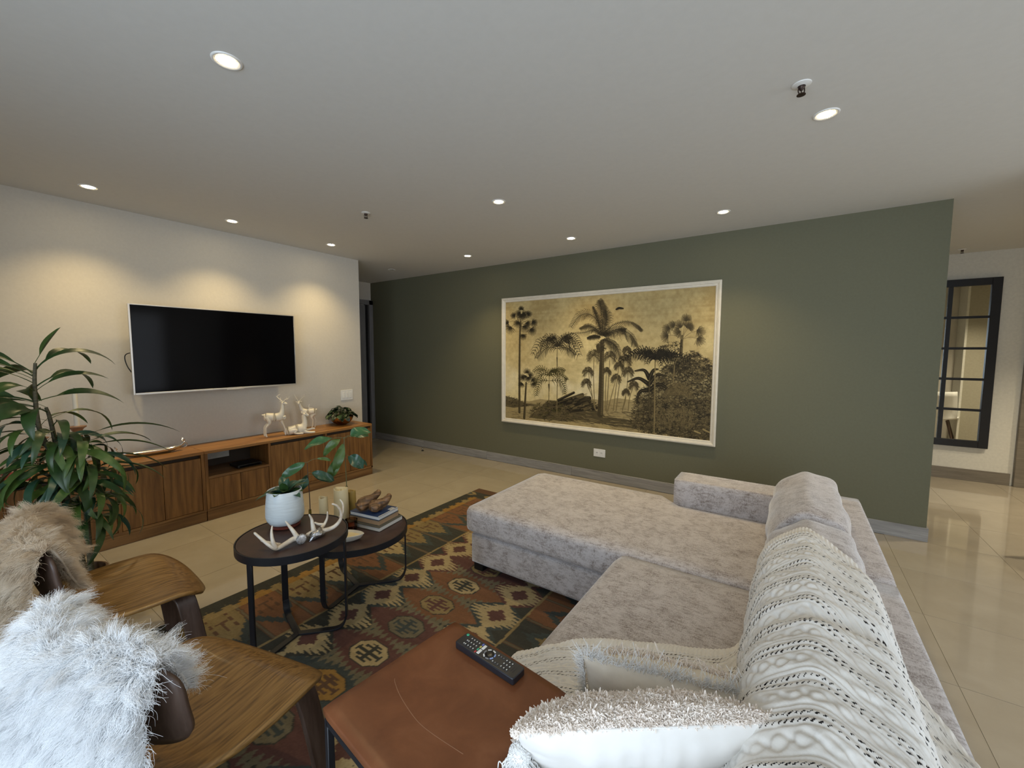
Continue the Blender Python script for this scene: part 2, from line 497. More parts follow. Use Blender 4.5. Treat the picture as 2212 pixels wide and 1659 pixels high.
def make_chenille(name='taupe_chenille'):
    m, nt, bs, L = new_mat(name)
    v = coords(nt, (1, 1, 1))
    v2 = coords(nt, (0.35, 1.6, 1))
    v3 = coords(nt, (2.5, 1, 0.8))
    a = noise(nt, v, 15.0, 5.0, 0.72, 0.4)
    b = noise(nt, v2, 85.0, 4.0, 0.75)
    b3 = noise(nt, v3, 130.0, 3.0, 0.75)
    mx = nt.nodes.new('ShaderNodeMath'); mx.operation = 'MULTIPLY_ADD'; mx.inputs[1].default_value = 0.46
    L.new(a, mx.inputs[0])
    b2 = nt.nodes.new('ShaderNodeMath'); b2.operation = 'ADD'; L.new(b, b2.inputs[0]); L.new(b3, b2.inputs[1])
    b4 = nt.nodes.new('ShaderNodeMath'); b4.operation = 'MULTIPLY'; b4.inputs[1].default_value = 0.48; L.new(b2.outputs[0], b4.inputs[0])
    L.new(b4.outputs[0], mx.inputs[2])
    c = ramp(nt, mx.outputs[0], [(0.52, (0.150, 0.114, 0.096)), (0.62, (0.330, 0.285, 0.262)), (0.76, (0.560, 0.515, 0.500))])
    L.new(c, bs.inputs['Base Color'])
    bs.inputs['Roughness'].default_value = 0.85
    bs.inputs['Specular IOR Level'].default_value = 0.2
    bs.inputs['Sheen Weight'].default_value = 0.6
    bs.inputs['Sheen Roughness'].default_value = 0.35
    add_bump(nt, bs, b2.outputs[0], 0.25, 0.001)
    return m
MAT['chenille'] = make_chenille()

def make_leather():
    m, nt, bs, L = new_mat('cognac_leather')
    v = coords(nt, (1, 1, 1))
    a = noise(nt, v, 9.0, 6.0, 0.6, 0.5)
    g = noise(nt, v, 260.0, 2.0, 0.5)
    L.new(ramp(nt, a, [(0.3, (0.135, 0.046, 0.018)), (0.55, (0.185, 0.066, 0.026)), (0.8, (0.235, 0.092, 0.040))]), bs.inputs['Base Color'])
    bs.inputs['Roughness'].default_value = 0.40
    bs.inputs['Specular IOR Level'].default_value = 0.35
    add_bump(nt, bs, g, 0.10, 0.0006)
    return m
MAT['cognac'] = make_leather()

# ------------------------------------------------------------------ the room
XW = -4.31      # face of the television wall
YG = 4.185      # face of the green wall
YH = 6.5        # face of the hall's far wall
YB = -1.6       # window wall behind the camera
XR = 4.4

floor = structure('floor')
MB().box(-5.8, XR + 0.1, YB - 0.1, YH + 0.2, -0.15, -0.003).build('slab', MAT['grout'], floor)
TX, TY = 0.603, 0.583
tm = MB().box(-TX / 2 + 0.0012, TX / 2 - 0.0012, -TY / 2 + 0.0012, TY / 2 - 0.0012, -0.006, 0.0).mesh('tile')
tm.materials.append(MAT['tile'])
for i in range(-10, 7):
    for j in range(-5, 7):
        cx = 0.64 + (i + 0.5) * TX; cy = 2.99 + (j + 0.5) * TY
        if cx > XR or cx < -5.7 or cy < -0.4 or cy > 6.7: continue
        if cx < -4.6 and (cy < 2.9 or cy > 4.4): continue
        if cx < 0.6 and cy > 4.4: continue
        put('tile', tm, None, floor, loc=(cx, cy, 0))

ceil = structure('ceiling')
MB().box(-5.8, XR + 0.1, YB - 0.1, YH + 0.2, H, H + 0.12).build('ceiling_slab', MAT['ceiling'], ceil)

def wall(name, x0, x1, y0, y1, mat, z0=0.0, z1=H):
    o = MB().box(x0, x1, y0, y1, z0, z1).build(name, mat)
    o['kind'] = 'structure'
    return o
wall('wall_left', XW - 1.3, XW, YB - 0.1, 3.07, MAT['cream'])
wall('wall_back', -5.75, 0.875, YG, YG + 0.14, MAT['green'])
wall('wall_entry', -5.75, -5.58, 3.07, YG, MAT['cream'])
wall('wall_hall', 0.70, 4.5, YH, YH + 0.12, MAT['white_wall'])
wall('wall_hall_left', 0.60, 0.70, YG + 0.14, YH + 0.12, MAT['white_wall'])
# right side of the flat: a short return wall and the dining area's glazed side, seen only in the hall mirror
wall('wall_right_return', 2.085, 4.4, 3.84, 4.20, MAT['tan_wall'])
wall('wall_end_daylit', 2.060, 2.084, 3.842, 4.205, MAT['white_wall'])  # pale strip added over the wall end, daylight put into its colour
wall('wall_right_return_end', 1.50, 4.4, 3.66, 3.838, MAT['cream'])
wr = structure('wall_right')
m = MB()
m.box(XR, XR + 0.1, YB, 0.9, 0, H); m.box(XR, XR + 0.1, 3.5, 3.66, 0, H); m.box(XR, XR + 0.1, 4.20, YH, 0, H)
m.box(XR, XR + 0.1, 0.9, 3.5, 0, 0.3); m.box(XR, XR + 0.1, 0.9, 3.5, 2.3, H)
m.build('wall_panel', MAT['white_wall'], wr)
wf = structure('wall_front')
m = MB()
m.box(-5.6, -1.65, YB - 0.1, YB, 0, H); m.box(2.35, XR, YB - 0.1, YB, 0, H)
m.box(-1.65, 2.35, YB - 0.1, YB, 0, 0.2); m.box(-1.65, 2.35, YB - 0.1, YB, 2.28, H)
m.build('wall_panel', MAT['cream'], wf)
w1 = structure('window_1', (0, YB - 0.05, 0))
m = MB()
for x in (-1.63, -0.30, 1.0, 2.33): m.box(x - 0.025, x + 0.025, -0.03, 0.03, 0.2, 2.28)
m.box(-1.65, 2.35, -0.03, 0.03, 0.2, 0.25); m.box(-1.65, 2.35, -0.03, 0.03, 2.23, 2.28)
m.build('window_frame', MAT['black_metal'], w1)
for x in (-1.605, -0.275, 1.025):
    MB().box(x, x + 1.28, -0.004, 0.004, 0.25, 2.23).build('pane', MAT['clear_glass'], w1)
w2 = structure('window_2', (XR + 0.05, 0, 0))
m = MB()
for y in (0.92, 2.2, 3.48): m.box(-0.03, 0.03, y - 0.025, y + 0.025, 0.3, 2.3)
m.box(-0.03, 0.03, 0.9, 3.5, 0.3, 0.35); m.box(-0.03, 0.03, 0.9, 3.5, 2.25, 2.3)
m.build('window_frame', MAT['black_metal'], w2)
for y in (0.945, 2.225):
    MB().box(-0.004, 0.004, y, y + 1.23, 0.35, 2.25).build('pane', MAT['clear_glass'], w2)

# baseboards: grey wood planks with real joints
bb = structure('baseboard_back')
xs = [-5.58, -4.42, -3.253, -2.03, -0.83, 0.30, 0.887]
for a, b in zip(xs[:-1], xs[1:]):
    MB().box(a + 0.001, b - 0.001, YG - 0.012, YG, 0, 0.104).build('plank', MAT['grey_wood'], bb, bevel=0.002, seg=1)
MB().box(0.875, 0.887, YG, YG + 0.14, 0, 0.104).build('plank', MAT['grey_wood'], bb, bevel=0.002, seg=1)
bh = structure('baseboard_hall')
for a, b in ((0.70, 1.95), (2.12, 4.4)):
    MB().box(a, b, YH - 0.014, YH, 0, 0.128).build('plank', MAT['brown_grey_wood'], bh, bevel=0.002, seg=1)

# hall door casing at the right edge of the picture
d2 = structure('door_2', (2.0, YH, 0))
MB().box(-0.03, 0.09, -0.04, 0.0, 0, 2.12).build('casing', MAT['brown_grey_wood'], d2, bevel=0.003)
MB().box(0.09, 0.95, -0.012, 0.0, 0, 2.05).build('door_leaf', MAT['brown_grey_wood'], d2, bevel=0.003)
# door at the end of the entry passage
d1 = structure('door_1', (-5.58, 3.07, 0))
m = MB().box(0, 0.05, 1.045, 1.115, 0, 2.20).box(0, 0.05, 0.02, 0.09, 0, 2.20).box(0, 0.05, 0.02, 1.115, 2.13, 2.20)
m.build('casing', MAT['door_grey'], d1, bevel=0.003)
MB().box(0, 0.028, 0.10, 0.985, 0.005, 2.12).build('door_leaf', MAT['door_grey'], d1, bevel=0.002)
MB().box(0, 0.008, 0.985, 1.045, 0.0, 2.13).build('door_shadow_gap', MAT['black'], d1)

# ------------------------------------------------------------------ ceiling fittings
LIGHTS = [  # x, y, lit, where it is
    (-1.791, 0.735, 0.6, 'largest lit round ceiling spotlight, nearest the window, above the chairs'),
    (-3.886, 0.735, 1.0, 'lit round ceiling spotlight in the wall row above the tall leafy plant'),
    (-3.901, 1.581, 1.0, 'lit round ceiling spotlight in the wall row above the television'),
    (-3.916, 2.478, 1.0, 'lit round ceiling spotlight above the bowl plant and deer figurines'),
    (-1.801, 2.460, 0.6, 'lit round ceiling spotlight alone in the middle of the ceiling'),
    (-3.080, 3.616, 0.9, 'lit round ceiling spotlight above the bare left half of the green wall'),
    (-1.795, 3.612, 0.9, 'lit round ceiling spotlight above the left half of the palm mural'),
    (-0.496, 3.596, 1.0, 'lit round ceiling spotlight above the right edge of the palm mural'),
    (0.072, 2.409, 0.5, 'lit round ceiling spotlight beside the large sprinkler, above the sofa'),
    (-4.429, 3.662, 0.0, 'unlit round ceiling spotlight above the entry passage beyond the cream wall'),
]
ring_bm = MB().lathe([(0.030, 0.004), (0.036, -0.001), (0.046, -0.005), (0.050, -0.003), (0.051, 0.0)], 36, cap=False).mesh('trim_ring')
cup_bm = MB().lathe([(0.036, 0.002), (0.033, -0.0005), (0.031, -0.001)], 36, cap=False).mesh('reflector')
disc_bm = MB().lathe([(0.032, -0.0015), (0.0, -0.0015)], 36, cap=False).mesh('lamp')
ring_bm.materials.append(MAT['white_metal']); cup_bm.materials.append(MAT['reflector']); disc_bm.materials.append(MAT['lamp_disc'])
off_bm = disc_bm.copy(); off_bm.materials.clear(); off_bm.materials.append(MAT['reflector_off'])
cup_off = cup_bm.copy(); cup_off.materials.clear(); cup_off.materials.append(MAT['reflector_off'])
def spot(x, y, energy, size=108, blend=0.85, parent=None):
    d = bpy.data.lights.new('spotlight_beam', 'SPOT')
    d.energy = energy; d.color = LAMP_COLOR; d.spot_size = math.radians(size); d.spot_blend = blend
    d.shadow_soft_size = 0.03
    o = bpy.data.objects.new('spotlight_beam', d); COL.objects.link(o)
    if parent: o.parent = parent; o.location = (0, 0, -0.012)
    else: o.location = (x, y, H - 0.012)
    return o
for x, y, on, lab in LIGHTS:
    t = thing('ceiling_spotlight', lab, 'ceiling light', (x, y, H), group='recessed ceiling spotlights')
    put('trim_ring', ring_bm, None, t, smooth=True, angle=180)
    put('reflector', cup_bm if on else cup_off, None, t, smooth=True, angle=180)
    put('lamp', disc_bm if on else off_bm, None, t)
    if on: spot(0, 0, LAMP_W * on, parent=t)
# hall and dining lamps that light the hall beyond the green wall (outside the frame)
for x, y, hl in ((2.10, 5.02, 'hall just in front of the black-framed mirror'), (3.0, 5.4, 'hall beyond the door casing'), (2.6, 2.2, 'dining side right of the sofa')):
    t = thing('ceiling_spotlight', 'recessed spotlight of the %s, outside the picture' % hl, 'ceiling light', (x, y, H), group='hall ceiling spotlights')
    put('trim_ring', ring_bm, None, t, smooth=True, angle=180)
    put('reflector', cup_bm, None, t, smooth=True, angle=180)
    put('lamp', disc_bm, None, t)
    sp = spot(0, 0, LAMP_W * 3.4, parent=t); sp.data.color = (1.0, 0.86, 0.62)

def sprinkler(x, y, label, s=1.0, rz=0.6):
    t = thing('fire_sprinkler', label, 'sprinkler', (x, y, H), rz, group='ceiling fire sprinklers')
    MB().lathe([(0.034 * s, 0.0), (0.033 * s, -0.003), (0.022 * s, -0.007), (0.014 * s, -0.008)], 28, cap=False).build('escutcheon', MAT['white_metal'], t, smooth=True)
    m = MB().lathe([(0.012 * s, -0.004), (0.012 * s, -0.012 * s), (0.009 * s, -0.018 * s), (0.004 * s, -0.024 * s)], 16)
    m.build('body', MAT['dark_brass'], t, smooth=True)
    m = MB()
    for sg in (-1, 1):
        m.tube(cr([(sg * 0.011 * s, 0, -0.010 * s), (sg * 0.0125 * s, 0, -0.026 * s), (sg * 0.008 * s, 0, -0.036 * s), (0, 0, -0.038 * s)], 5), 0.0022 * s, 8)
    m.tube([(0, 0, -0.020 * s), (0, 0, -0.038 * s)], 0.002 * s, 8)
    m.build('yoke', MAT['dark_brass'], t, smooth=True)
    MB().lathe([(0.0, -0.038 * s), (0.015 * s, -0.0385 * s), (0.016 * s, -0.041 * s), (0.0, -0.042 * s)], 20, cap=False).build('deflector', MAT['dark_brass'], t, smooth=True)
sprinkler(-0.023, 2.095, 'large dark pendant fire sprinkler beside a lit spotlight, above the sofa', 1.0)
sprinkler(-2.80, 2.074, 'small dark fire sprinkler on the ceiling to the right of the television', 1.0)
sprinkler(1.40, 6.25, 'tiny dark fire sprinkler on the hall ceiling above the mirror', 1.0)

# ------------------------------------------------------------------ low teak cabinets along the television wall
XF = -3.926; ZT = 0.584
def door_panel(y0, y1, z0, z1, parent, name='door'):
    return MB().box(0, 0.018, y0, y1, z0, z1).build(name, MAT['teak_front'], parent, bevel=0.0015, seg=1, loc=(XF - 0.024, 0, 0))
def cab_shell(parent, y0, y1):
    MB().box(XW + 0.002, XF, y0, y1, ZT - 0.024, ZT).build('top_board', MAT['teak_top'], parent, bevel=0.002, seg=1)
    MB().box(XW + 0.002, XF - 0.006, y0 + 0.002, y1 - 0.002, 0.0, 0.078).build('plinth', MAT['teak_rail'], parent, bevel=0.0015, seg=1)
    MB().box(XW + 0.002, XF, y0, y1, 0.080, 0.098).build('bottom_board', MAT['teak_rail'], parent, bevel=0.0015, seg=1)
    MB().box(XW + 0.002, XW + 0.012, y0, y1, 0.098, ZT - 0.024).build('back_panel', MAT['niche'], parent)
def stile(parent, y0, y1, z0=0.098, z1=ZT - 0.024):
    MB().box(XW + 0.012, XF, y0, y1, z0, z1).build('divider', MAT['teak_front'], parent, bevel=0.0015, seg=1)
A = thing('media_cabinet', 'low teak cabinet with paired plain doors under the silver tray, behind the tall plant', 'cabinet')
ya, yb = -0.30, 1.303
cab_shell(A, ya, yb)
for y in (ya, 0.238, 0.764, yb - 0.022): stile(A, y, y + 0.022)
ZD = 0.532
for a, b in ((ya + 0.022, 0.238), (0.260, 0.764), (0.786, yb - 0.022)):
    MB().box(XF - 0.06, XF - 0.045, a, b, 0.098, ZT - 0.024).build('inner_panel', MAT['niche'], A)
    mid = (a + b) / 2
    door_panel(a + 0.002, mid - 0.0015, 0.101, ZD, A); door_panel(mid + 0.0015, b - 0.002, 0.101, ZD, A)
B = thing('media_cabinet', 'low teak cabinet with an open equipment shelf under the deer figurines', 'cabinet')
ya, yb = 1.305, 2.92
cab_shell(B, ya, yb)
stile(B, ya, ya + 0.022); stile(B, 1.800, 1.820); stile(B, 2.352, 2.374)
MB().box(XW + 0.002, XF, yb - 0.022, yb, 0.080, ZT - 0.024).build('end_panel', MAT['teak_front'], B, bevel=0.0015, seg=1)
MB().box(XW + 0.012, XF, ya + 0.022, 1.800, 0.348, 0.368).build('shelf', MAT['teak_rail'], B, bevel=0.0015, seg=1)
MB().box(XF - 0.06, XF - 0.045, ya + 0.022, 1.800, 0.098, 0.348).build('inner_panel', MAT['niche'], B)
door_panel(ya + 0.024, 1.562, 0.101, 0.345, B); door_panel(1.565, 1.798, 0.101, 0.345, B)
for a, b in ((1.820, 2.352), (2.374, yb - 0.022)):
    MB().box(XF - 0.06, XF - 0.045, a, b, 0.098, ZT - 0.024).build('inner_panel', MAT['niche'], B)
    mid = (a + b) / 2
    door_panel(a + 0.002, mid - 0.0015, 0.101, ZD, B); door_panel(mid + 0.0015, b - 0.002, 0.101, ZD, B)
# cut-out in the niche's back showing the painted wall
MB().box(XW + 0.0125, XW + 0.016, ya + 0.05, 1.62, 0.43, 0.545).build('back_opening', MAT['white_wall'], B)
t = thing('set_top_box', 'flat black equipment box inside the open shelf of the teak cabinet', 'media box', (-4.05, 1.66, 0.3685))
MB().box(-0.09, 0.08, -0.10, 0.10, 0.004, 0.030).build('case', MAT['black'], t, bevel=0.004)
MB().box(0.0801, 0.082, -0.085, 0.085, 0.010, 0.024).build('front_panel', MAT['screen'], t)
m = MB()
for sx in (-0.07, 0.06):
    for sy in (-0.08, 0.08): m.lathe([(0.008, 0.0), (0.008, 0.004)], 12, sx, sy)
m.build('feet', MAT['black'], t)

# ------------------------------------------------------------------ television
TVX = -4.165
tv = thing('television', 'large black flat television with thin silver frame on the cream wall', 'television', (TVX, 1.578, 1.41))
W2, H2 = 0.628, 0.349
MB().box(-0.035, -0.004, -W2 + 0.004, W2 - 0.004, -H2 + 0.004, H2 - 0.004).build('back_case', MAT['black'], tv, bevel=0.004)
MB().box(-0.004, 0.0005, -W2 + 0.012, W2 - 0.012, -H2 + 0.014, H2 - 0.010).build('screen', MAT['screen'], tv)
m = MB()
m.box(-0.012, 0.003, -W2, -W2 + 0.012, -H2, H2).box(-0.012, 0.003, W2 - 0.008, W2, -H2, H2)
m.box(-0.012, 0.003, -W2 + 0.012, W2 - 0.008, H2 - 0.008, H2).box(-0.012, 0.003, -W2 + 0.012, W2 - 0.008, -H2, -H2 + 0.014)
m.build('frame', MAT['alu'], tv, bevel=0.001, seg=1)
MB().box(-0.004, 0.004, 0.0, 0.14, -H2 - 0.006, -H2 + 0.002).build('sensor_bar', MAT['alu'], tv, bevel=0.001, seg=1)
MB().box(XW - TVX + 0.001, -0.034, -0.2, 0.2, -0.12, 0.12).build('wall_bracket', MAT['black_metal'], tv, bevel=0.003)
m = MB().tube(cr([(-0.03, -W2 + 0.05, -0.02), (-0.05, -W2 - 0.005, -0.03), (-0.06, -W2 - 0.022, -0.06), (-0.05, -W2 - 0.012, -0.13), (-0.04, -W2 + 0.02, -0.20)], 6), 0.0035, 8)
m.build('cable', MAT['black'], tv, smooth=True)

# light switch
t = thing('light_switch', 'white wall switch plate with three rockers above the bowl plant', 'light switch', (XW, 2.868, 0.893))
MB().box(0.0, 0.007, -0.078, 0.078, -0.060, 0.060).build('plate', MAT['white_plastic'], t, bevel=0.003)
for k in (-1, 0, 1):
    MB().box(0.005, 0.011, k * 0.043 - 0.014, k * 0.043 + 0.014, -0.034, 0.034).build('rocker', MAT['white_plastic'], t, bevel=0.002)
# outlet on the green wall
t = thing('wall_outlet', 'white double power outlet on the green wall below the palm mural', 'power outlet', (-1.70, YG, 0.303))
MB().box(-0.067, 0.067, -0.007, 0.0, -0.043, 0.043).build('plate', MAT['white_plastic'], t, bevel=0.003)
for k in (-1, 1):
    MB().box(k * 0.026 - 0.018, k * 0.026 + 0.018, -0.009, -0.005, -0.020, 0.020).build('socket', MAT['white_plastic'], t, bevel=0.001, seg=1)
    m = MB()
    for s in (-1, 1): m.box(k * 0.026 + s * 0.006 - 0.0015, k * 0.026 + s * 0.006 + 0.0015, -0.0096, -0.008, -0.004, 0.009)
    m.build('slots', MAT['black'], t)
# door stop ball on the floor by the green wall
t = thing('door_stop', 'tiny polished ball door stop by the baseboard of the green wall', 'door stop', (-4.28, 4.02, 0.0))
MB().lathe([(0.018, 0.0), (0.018, 0.006), (0.006, 0.008), (0.006, 0.016)], 16).build('foot', MAT['black_metal'], t, smooth=True)
MB().lathe([(0.001, 0.014), (0.011, 0.017), (0.016, 0.028), (0.011, 0.040), (0.001, 0.044)], 16).build('ball', MAT['silver'], t, smooth=True)

# ------------------------------------------------------------------ hall mirror of black-framed panes
mx0, mx1, mz0, mz1 = 0.715, 1.765, 0.375, 2.195
t = thing('hall_mirror', 'tall black-framed mirror divided into panes on the hall wall beyond the green wall', 'mirror', (0, YH, 0))
MB().box(mx0 + 0.02, mx1 - 0.02, -0.018, -0.001, mz0 + 0.02, mz1 - 0.02).build('backing', MAT['black'], t)
m = MB(); fw = 0.075
m.box(mx0, mx0 + fw, -0.045, 0, mz0, mz1).box(mx1 - fw, mx1, -0.045, 0, mz0, mz1)
m.box(mx0 + fw, mx1 - fw, -0.045, 0, mz0, mz0 + fw).box(mx0 + fw, mx1 - fw, -0.045, 0, mz1 - fw, mz1)
m.build('frame', MAT['black_metal'], t, bevel=0.002, seg=1)
iw0, iw1, iz0, iz1 = mx0 + fw, mx1 - fw, mz0 + fw, mz1 - fw
xb = [iw0, 1.098, 1.395, iw1] if False else [iw0, iw0 + (iw1 - iw0) / 3, iw0 + 2 * (iw1 - iw0) / 3, iw1]
xb[2] = 1.39; xb[1] = 1.09
zb = [iz0 + (iz1 - iz0) * k / 5 for k in range(6)]
for x in xb[1:3]: MB().box(x - 0.018, x + 0.018, -0.036, -0.018, iz0, iz1).build('muntin', MAT['black_metal'], t)
for z in zb[1:5]: MB().box(iw0, iw1, -0.034, -0.018, z - 0.013, z + 0.013).build('muntin', MAT['black_metal'], t)
for i in range(3):
    for k in range(5):
        MB().box(xb[i] + 0.001, xb[i + 1] - 0.001, -0.022, -0.0185, zb[k] + 0.001, zb[k + 1] - 0.001).build('pane', MAT['mirror'], t)
# pale shell chair of the dining side: it shows only in the hall mirror
t = thing('dining_chair', 'pale shell chair seen only as a reflection in the black-framed hall mirror', 'chair', (1.82, 4.25, 0.0), PI + 0.25)
shell = []
for i in range(13):
    row = []
    for k in range(9):
        a = (k / 8 - 0.5) * 2
        s = i / 12
        if s < 0.5: y, z = 0.22 - 0.44 * s / 0.5, 0.44 - 0.03 * math.sin(s / 0.5 * PI)
        else: y, z = -0.22 - 0.10 * (s - 0.5) / 0.5, 0.44 + 0.40 * (s - 0.5) / 0.5
        row.append((a * 0.24 * (1 - 0.15 * s), y + (0.05 * a * a if s > 0.5 else 0), z + 0.04 * a * a * (1 if s < 0.6 else 0.3)))
    shell.append(row)
o = put('shell', grid_mesh('shell', np.array(shell)), MAT['white_plastic'], t, smooth=True)
sd = o.modifiers.new('solid', 'SOLIDIFY'); sd.thickness = 0.012
for sx in (-1, 1):
    for sy in (-1, 1):
        MB().tube([(sx * 0.12, sy * 0.12, 0.41), (sx * 0.22, sy * 0.22, 0.0)], [0.014, 0.010], 8).build('leg', MAT['walnut'], t, smooth=True)

# ------------------------------------------------------------------ palm mural: flat print, drawn stroke by stroke
PX0, PX1, PZ0, PZ1 = -2.945, -0.610, 0.578, 2.003
NW, NH = 800, 488
SC = NW / 760.0
img = np.zeros((NH, NW, 3))
def muv(cx, cy):
    """sketch coordinates (measured on the print) -> canvas cells"""
    px = 1060 + cx / 4.046; py = 580 + cy / 4.046
    d = np.array(R_CAM) @ np.array([px - 1106, py - 829.5, 887.3163])
    x = d[0] / d[1] * (YG - 0.02); z = 1.4 + d[2] / d[1] * (YG - 0.02)
    return ((x - PX0) / (PX1 - PX0) * NW, (PZ1 - z) / (PZ1 - PZ0) * NH)
SKY_A, SKY_B = np.array(lin(196, 180, 132)), np.array(lin(150, 130, 86))
yy, xx = np.mgrid[0:NH, 0:NW]
n1 = vnoise(NH, NW, 5, 8, 4, 1); n2 = vnoise(NH, NW, 40, 70, 3, 2); n3 = vnoise(NH, NW, 90, 3, 2, 3)
tpos = np.clip(yy / NH / 0.72, 0, 1)
mixv = np.clip(0.15 + 0.55 * tpos + 0.9 * (n1 - 0.5) + 0.35 * (n2 - 0.5) + 0.2 * (n3 - 0.5), 0, 1)
img[:] = SKY_B + (SKY_A - SKY_B) * mixv[..., None]
cl = vnoise(NH, NW, 6, 9, 4, 5)
band = np.exp(-((yy / NH - 0.68) / 0.12) ** 2) * np.clip((cl - 0.45) * 3, 0, 1) * (xx / NW < 0.75)
img += (np.array(lin(214, 204, 172)) - img) * (0.75 * band)[..., None]
dk = np.exp(-((yy / NH - 0.70) / 0.07) ** 2) * np.clip((vnoise(NH, NW, 8, 6, 3, 8) - 0.5) * 4, 0, 1) * np.clip((xx / NW - 0.22) * 5, 0, 1) * (xx / NW < 0.72)
img += (np.array(lin(150, 135, 98)) - img) * (0.6 * dk)[..., None]

def stroke(pts, w0, w1, col, alpha=1.0):
    pts = np.asarray(pts, float); n = len(pts) - 1
    w0 *= SC; w1 *= SC
    col = np.asarray(col)
    for i in range(n):
        p, q = pts[i], pts[i + 1]
        wa = w0 + (w1 - w0) * i / n; wb = w0 + (w1 - w0) * (i + 1) / n
        r = max(wa, wb) / 2 + 1.2
        x0 = int(max(0, min(p[0], q[0]) - r)); x1 = int(min(NW, max(p[0], q[0]) + r + 1))
        y0 = int(max(0, min(p[1], q[1]) - r)); y1 = int(min(NH, max(p[1], q[1]) + r + 1))
        if x1 <= x0 or y1 <= y0: continue
        gx = np.arange(x0, x1)[None, :] + 0.5 - p[0]; gy = np.arange(y0, y1)[:, None] + 0.5 - p[1]
        d = q - p; L2 = d @ d + 1e-9
        t = np.clip((gx * d[0] + gy * d[1]) / L2, 0, 1)
        dist = np.hypot(gx - t * d[0], gy - t * d[1])
        a = np.clip((wa + (wb - wa) * t) / 2 + 0.5 - dist, 0, 1) * alpha
        img[y0:y1, x0:x1] += (col - img[y0:y1, x0:x1]) * a[..., None]

INK = np.array(lin(34, 30, 21)); INK2 = np.array(lin(62, 54, 36)); INK3 = np.array(lin(96, 84, 56)); OLIVE = np.array(lin(66, 62, 30)); PALE = np.array(lin(150, 132, 88))
pr = random.Random(4)
K = 760 / 1850.0     # canvas cells per sketch unit, roughly
def P(pts): return np.array([muv(*p) for p in pts])
def jit(c, s=0.25): return c * (1 + s * (pr.random() - 0.5))
def frond(pts, leaf, n, col, w=1.3, side=(1, 1), droop=0.4, alpha=0.95):
    c = cr(pts, 8)
    stroke(P(c), 1.8, 0.8, col)
    m = len(c)
    for k in range(n):
        s = (k + 1) / (n + 1) * (m - 1)
        i = int(s); f = s - i
        p = c[i] * (1 - f) + c[min(i + 1, m - 1)] * f
        d = c[min(i + 1, m - 1)] - c[max(i - 1, 0)]; d = d / (np.linalg.norm(d) + 1e-9)
        u = s / (m - 1)
        ln = leaf * (0.45 + 0.75 * math.sin(PI * min(1, 0.15 + u * 0.85))) * (0.85 + 0.3 * pr.random())
        for sg, wgt in ((-1, side[0]), (1, side[1])):
            if wgt <= 0: continue
            nn = np.array([-d[1], d[0]]) * sg
            v = d * 0.55 + nn * 0.85; v = v / np.linalg.norm(v)
            e1 = p + v * ln * wgt * 0.6; e2 = p + v * ln * wgt + np.array([0, droop * ln * wgt])
            stroke(P([p, e1, e2]), w * 1.4, 0.7, jit(col, 0.9), alpha)
def fan(cx, cy, r, ang, spread, n, col, w=1.3):
    for k in range(n):
        a = ang + (k / (n - 1) - 0.5) * spread
        rr = r * (0.8 + 0.3 * pr.random())
        stroke(P([(cx - 0.35 * rr * math.cos(ang), cy - 0.35 * rr * math.sin(ang)), (cx + rr * math.cos(a), cy + rr * math.sin(a) + rr * 0.12)]), w * 1.5, 1.1, jit(col, 0.5), 0.95)
def trunk(pts, w0, w1, col, rings=True):
    c = cr(pts, 10)
    stroke(P(c), w0 * K, w1 * K, col)
    stroke(P(c + np.array([w0 * 0.22, 0])), w0 * K * 0.3, w1 * K * 0.3, col * 2.2, 0.5)
    if rings:
        for k in range(0, len(c), 1):
            stroke(P([c[k] + (-w0 * 0.4, 0), c[k] + (w0 * 0.4, w0 * 0.2)]), 0.7, 0.7, INK, 0.5)
def bush(poly, n, r, cols, leafy=3):
    poly = np.array(poly, float)
    x0, y0 = poly.min(0); x1, y1 = poly.max(0)
    k = 0
    while k < n:
        x = pr.uniform(x0, x1); y = pr.uniform(y0, y1)
        ins = False; j = len(poly) - 1
        for i in range(len(poly)):
            if (poly[i][1] > y) != (poly[j][1] > y) and x < (poly[j][0] - poly[i][0]) * (y - poly[i][1]) / (poly[j][1] - poly[i][1]) + poly[i][0]: ins = not ins
            j = i
        if not ins: continue
        k += 1
        c = cols[pr.randrange(len(cols))]
        a0 = pr.uniform(0, 6.28)
        for q in range(leafy):
            a = a0 + q * 6.28 / leafy + pr.uniform(-0.3, 0.3)
            stroke(P([(x, y), (x + r * math.cos(a), y + r * 0.7 * math.sin(a))]), 2.2, 0.8, jit(c, 0.5), 0.85)
def fill(poly, col, alpha=1.0):
    q = P(poly)
    inside = np.zeros((NH, NW), bool)
    j = len(q) - 1
    for i in range(len(q)):
        c1 = (q[i][1] > yy) != (q[j][1] > yy)
        c2 = xx < (q[j][0] - q[i][0]) * (yy - q[i][1]) / (q[j][1] - q[i][1] + 1e-9) + q[i][0]
        inside ^= (c1 & c2); j = i
    img[inside] += (np.asarray(col) - img[inside]) * alpha
